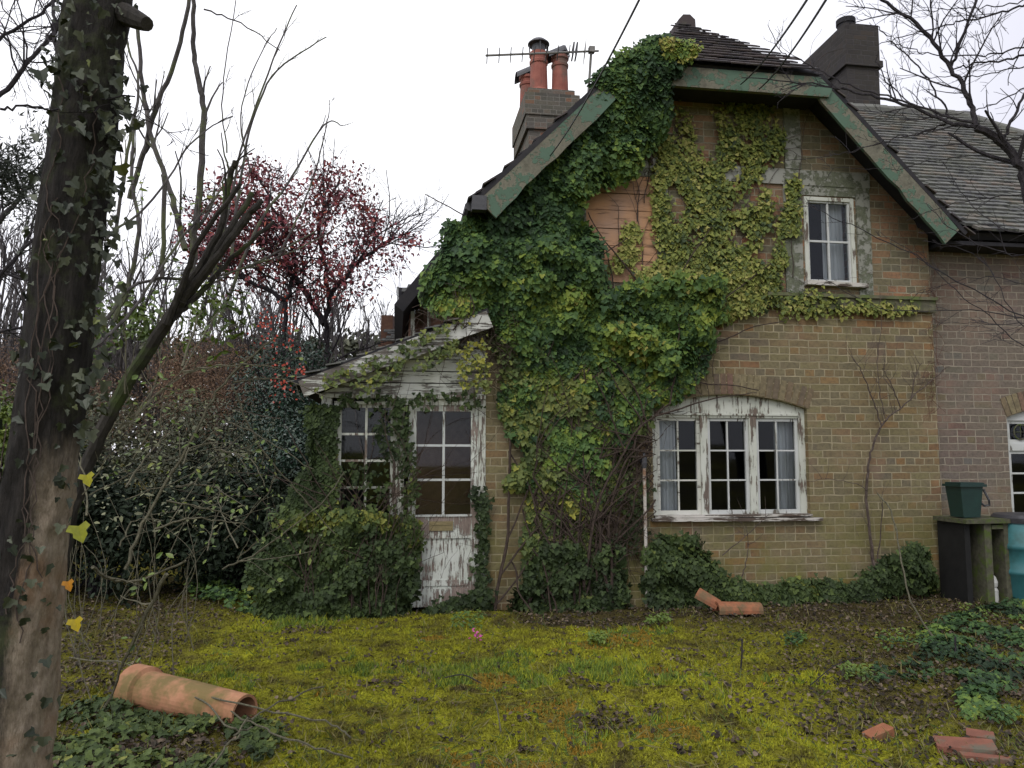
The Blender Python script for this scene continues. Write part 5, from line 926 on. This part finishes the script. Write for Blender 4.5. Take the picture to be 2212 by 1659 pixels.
# sticks
for x, y, L_, lab in ((1600, 1450, .22, 'short dark stick upright in the lawn right of centre'), (2062, 1430, .18, 'thin dark stick by the ground ivy at right'), (2078, 1290, .35, 'pale upright stake in front of the mossy stand')):
    p = G(x, y); q = MB(); q.tube([p, p + (.012, 0, L_ * .5), p + (.02, .01, L_)], .006, 5); q.build('stick', M['twig'] if L_ < .3 else M['twig_green'], base=p, label=lab, category='stick', group='sticks in the lawn')
for x, y, x2, y2, lab, m_ in ((960, 1464, 1040, 1476, 'thin dark twig lying on the moss left of centre', 'twig'), (1065, 1505, 1082, 1580, 'pale bent grass stalk on the moss', 'twig_green'), (1860, 1420, 1750, 1480, 'long thin twig across the litter at right', 'twig')):
    a_, b_ = G(x, y, .05), G(x2, y2, .05); q = MB(); q.tube(curve([a_, (a_ + b_) / 2 + (0, .02, .03), b_], 5), .004, 5); q.build('twig', M[m_], base=a_, label=lab, category='twig', group='sticks in the lawn')
fl = thing('pink_flower', 'small pink cyclamen flower in the moss below the door', 'flower', G(1030, 1372)); q = MB(); p = G(1030, 1372, .05)
n = 22; q.leaves(np.repeat([p], n, 0) + rng.normal(0, .022, (n, 3)), rng.normal(0, .8, (n, 3)) + (0, -.6, .5), rng.normal(0, .9, (n, 3)) + (0, 0, .4), .028, .5, 'oval'); q.build('petal', M['pink'], fl)
q = MB(); q.tube([p + (0, 0, -.06), p], .004, 4); q.build('stem', M['twig_green'], fl)
# ------------------------------------------------------------------ background
def WB(x, y, Y): return W(x, y, Y)
tips = []; rb = thing('red_leaved_tree', 'small tree with sparse crimson leaves left of the chimneys', 'tree', (-5.0, 13.5, 0)); tr = MB(); bb = MB()
def gl(x0, pts, r): 
    Q = curve([W(x, y, Y) for x, y, Y in pts], 6, .02); tr.tube(Q, np.linspace(r, r * .35, len(Q)), 7, .5); return Q
L1 = [gl(0, [(705, 1120, 13.5), (705, 760, 13.5), (708, 650, 13.5), (700, 560, 13.3), (690, 480, 13.0), (740, 380, 13)], .055), gl(0, [(612, 1120, 13.2), (612, 780, 13.2), (620, 650, 13.2), (640, 560, 13.0), (600, 470, 12.8), (560, 380, 12.6)], .05), gl(0, [(700, 700, 13.5), (640, 600, 13.6), (560, 520, 13.6), (470, 440, 13.5)], .06), gl(0, [(710, 640, 13.5), (780, 560, 13.8), (840, 520, 14), (880, 500, 14)], .05), gl(0, [(620, 650, 13.2), (520, 600, 13), (430, 560, 13)], .045)]
for Q in L1: shoots(bb, Q, .04, 15, 1.7, 3, tips, .75, .12, .14, 6, .0045)
tr.build('trunk', M['twig'], rb); bb.build('branch', M['twig'], rb)
tp = np.array(tips); tp = tp[rng.permutation(len(tp))[:5200]]; poly = [(400, 500), (440, 400), (560, 345), (640, 395), (720, 350), (790, 370), (800, 440), (830, 470), (905, 505), (900, 530), (840, 590), (800, 640), (700, 660), (560, 640), (420, 600)]
rx = 1106 + FPX * (tp[:, 0] / (tp[:, 1] * math.cos(PITCH) + (tp[:, 2] - CAMH) * math.sin(PITCH))); ry_ = 829.5 - FPX * ((tp[:, 2] - CAMH) * math.cos(PITCH) - tp[:, 1] * math.sin(PITCH)) / (tp[:, 1] * math.cos(PITCH) + (tp[:, 2] - CAMH) * math.sin(PITCH))
tp = tp[inpoly(rx, ry_, poly)]
x, y = samp(poly, 4600); kk = fbm(x, y, .02, 91) > .40; x, y = x[kk], y[kk]; extra = W(x, y, 1) ; Yd = rng.uniform(12.3, 14.6, len(x)); extra = np.array([W(a_, b_, c_) for a_, b_, c_ in zip(x, y, Yd)])
allp = np.concatenate([np.repeat(tp, 3, 0), extra]); n = len(allp); P = allp + rng.normal(0, .10, (n, 3)); b = MB()
b.leaves(P, rng.normal(0, 1, (n, 3)), rng.normal(0, 1, (n, 3)) + (0, 0, -.5), rng.uniform(.05, .095, n), np.clip(rng.normal(.5, .28, n), 0, 1), 'oval'); b.build('foliage', M['red'], rb)
b = MB()
for e_ in extra[::9]: d = rng.normal(0, .25, 3); b.tube([e_ - d, e_, e_ + d * .7 + (0, 0, .1)], .004, 3, .5, cap=False)
b.build('twig', M['twig'], rb)
bt_specs = [(-13.5, 20, 6.3, .10, 5), (-11.2, 22, 6.6, .11, 6), (-9.6, 18, 5.0, .08, 4), (-8.0, 24, 6.4, .10, 6), (-15.5, 24, 7.4, .12, 6), (-6.2, 26, 5.6, .09, 4), (-12.4, 17, 5.0, .08, 5), (-10.6, 28, 7.2, .1, 5), (-4.0, 30, 5.4, .09, 5), (-17, 30, 8, .12, 5)]
bt_specs += [(-4.9, 19, 5.6, .07, 7), (-3.6, 20.5, 5.2, .07, 7), (-5.9, 17.5, 5.4, .07, 7), (-5.2, 16.5, 4.8, .07, 7), (-6.8, 15.5, 5.2, .07, 7), (-8.4, 15.8, 5.6, .07, 8), (-10.2, 15.5, 5.8, .07, 8), (-11.8, 16, 5.6, .07, 8), (-3.9, 18, 4.9, .07, 6)]
labs = ['bare grey tree far left, seen beside the trunk', 'bare tree between the big trunk and the grey shoots', 'short bare tree behind the grey shoots', 'bare tree showing through the red leaves at left', 'tallest bare tree at the left edge', 'slim bare tree low behind the red-leaved tree', 'short twiggy tree beyond the lime leaves at left', 'distant bare tree behind the cut-back limbs', 'distant thin tree beside the far chimney', 'farthest bare tree at the left edge', 'bare twiggy tree right behind the red tree trunks', 'small bare tree just left of the far white-edged gable', 'many-stemmed bare tree behind the left half of the red leaves', 'twiggy grey thicket tree under the red leaves', 'many-stemmed bare tree left of the red-leaved trunks', 'many-stemmed bare tree behind the leaning sawn limbs', 'dense twiggy tree right of the big trunk', 'dense twiggy tree seen left of the big trunk', 'low twiggy tree left of the far outbuilding']
for (x, y, h, r, f), lb in zip(bt_specs, labs): tree('bare_tree', lb, (x, y, 0), h, r, 11 if f < 7 else 9, 3, M['far_twig'], 'bare trees behind the garden', 'bare tree', .38, .55, .35, (rng.normal(0, .05), 0), .007, None, 2 if f < 7 else 5)
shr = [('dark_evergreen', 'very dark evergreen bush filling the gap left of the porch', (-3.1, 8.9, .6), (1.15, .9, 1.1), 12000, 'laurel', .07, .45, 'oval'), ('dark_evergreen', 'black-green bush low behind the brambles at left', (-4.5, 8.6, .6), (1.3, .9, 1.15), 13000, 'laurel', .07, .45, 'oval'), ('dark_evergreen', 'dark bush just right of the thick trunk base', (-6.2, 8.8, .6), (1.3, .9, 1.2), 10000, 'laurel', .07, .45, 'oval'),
    ('grey_green_hedge', 'grey-green fine-leaved hedge behind the dark bushes', (-4.1, 10.9, 1.25), (1.5, .9, 1.4), 15000, 'hedge', .05, .42, 'oval'), ('grey_green_hedge', 'grey-green hedge part further left behind the brambles', (-6.6, 11, 1.5), (1.8, .9, 1.9), 17000, 'hedge', .05, .40, 'oval'), ('holly_bush', 'dark glossy holly with red berries below the red-leaved tree', (-3.45, 12.4, 2.0), (1.1, .8, 1.8), 13000, 'holly', .06, .5, 'oval'), ('holly_bush', 'dark holly leaning on the porch roof eave', (-2.9, 10.4, 1.2), (.8, .7, 1.5), 7000, 'holly', .055, .5, 'oval'),
    ('brown_thicket', 'rust-brown bracken-like thicket left of the holly', (-5.3, 13.8, 2.4), (1.5, .9, 2.1), 24000, 'bracken', .06, .5, 'thin'), ('brown_thicket', 'brown dry thicket low behind the cut-back limbs', (-8.0, 13.2, 2.2), (1.9, .9, 2.2), 20000, 'bracken', .06, .45, 'thin'), ('bright_shrub', 'bright yellow-green leafy shrub left of the big trunk', (-5.15, 7.7, 1.5), (.8, .6, 1.2), 4500, 'bright', .065, .5, 'oval'), ('grey_green_hedge', 'tall grey-green hedge far left', (-10.4, 12, 1.6), (2.3, 1.0, 2.2), 15000, 'hedge', .06, .35, 'oval'),
    ('leafy_sapling', 'green leafy sapling right beside the thick trunk', (-2.05, 4.6, 2.3), (.62, .4, .45), 620, 'bright', .05, .45, 'oval')]
for i, (nm, lb, c, R, n, mt, sz, tn, shp) in enumerate(shr): shrub(nm, lb, c, R, n, mt, sz, tn, shp, cat='bush' if 'hedge' not in nm else 'hedge', K=12 if n < 1000 else 34, clr=.34 if n > 1000 else .3)
b = MB(); P = np.concatenate([np.array([W(rng.normal(cx0, 14), rng.normal(cy0, 28), 11.5 + rng.random() * .2) for _ in range(k)]) for cx0, cy0, k in ((575, 710, 40), (622, 705, 40), (605, 830, 34), (640, 815, 26))]); n = len(P)
b.leaves(P, rng.normal(0, .3, (n, 3)) + (0, -1, 0), rng.normal(0, 1, (n, 3)), .042, rng.random(n), 'round'); b.build('holly_berries', M['berry'], base=P.mean(0), label='bright red berry clusters among the dark holly', category='berries', kind='stuff')
# distant treeline
fw = MB(); n = 80000; X = rng.uniform(-60, 60, n); hh = 6.0 + 4.0 * fbm(X, 0 * X, .12, 5); Z = rng.random(n) ** .8 * hh; Y = 44 + rng.uniform(0, 4, n)
fw.leaves(np.stack([X, Y, Z], -1), rng.normal(0, 1, (n, 3)) + (0, -.6, .2), rng.normal(0, 1, (n, 3)), rng.uniform(.35, .65, n), rng.random(n) * .6, 'oval'); fw.build('distant_wood', M['hedge'], base=(0, 44, 0), kind='stuff', label='far dull green line of trees beyond the garden', category='wood')
# far buildings between the red tree and the gable
fb = thing('far_cottage', 'narrow mossy tiled gable with white bargeboard beyond the porch roof', 'building', W(860, 900, 14.0) * (1, 1, 0)); Y0 = 14.0
def X(x): return float(W(x, 985, Y0)[0])
def Z(y): return float(W(1000, y, Y0)[2])
q = MB(); q.box(X(852), X(1000), Y0 + .1, Y0 + 5, 0, Z(690)); q.build('wall', M['tilehung'], fb)
q = MB(); quad(q, [(X(836), Y0 + .9, Z(598)), (X(1000), Y0 + .9, Z(598)), (X(1000), Y0, Z(700)), (X(856), Y0, Z(700))], .08); ro = q.build('roof', M['under'], fb)
q = MB(); tiles(q, (X(850), Y0 - .03, Z(700)), (1, 0, 0), (0, .9, Z(598) - Z(700)), 1.4, 1.25, lambda u, v: u > -.02, .13, .2, .02, .02); q.build('tiling', M['tile'], ro)
q = MB(); q.add([(X(836), Y0 + .85, Z(598)), (X(840), Y0 + .85, Z(598)), (X(859), Y0 - .05, Z(700)), (X(855), Y0 - .05, Z(706)), (X(836), Y0 + .9, Z(598)), (X(840), Y0 + .9, Z(598)), (X(859), Y0, Z(700)), (X(855), Y0, Z(706))], np.array([(0, 3, 2, 1), (4, 5, 6, 7), (0, 1, 5, 4), (1, 2, 6, 5), (2, 3, 7, 6), (3, 0, 4, 7)])); q.build('bargeboard', M['white_fresh'], fb)
q = MB(); q.box(X(857), X(875), Y0 + .0, Y0 + .09, Z(735), Z(698)); q.build('window', M['white_fresh'], fb)
fs = thing('far_outbuilding', 'small red-brown tile-hung outbuilding just left of the far white-edged gable', 'building', W(825, 900, 14.3) * (1, 1, 0))
q = MB(); q.box(X(806), X(833), Y0 + .6, Y0 + 1.1, Z(760), Z(668)); q.box(X(803), X(835), Y0 + .5, Y0 + 2, 0, Z(735)); q.build('wall', M['tilehung'], fs)
q = MB(); tiles(q, (X(815), Y0 + .2, Z(735)), (1, 0, 0), (0, .4, .35), .45, .34, lambda u, v: True, .08, .16, .02, .02); q.build('roof', M['tile'], fs)
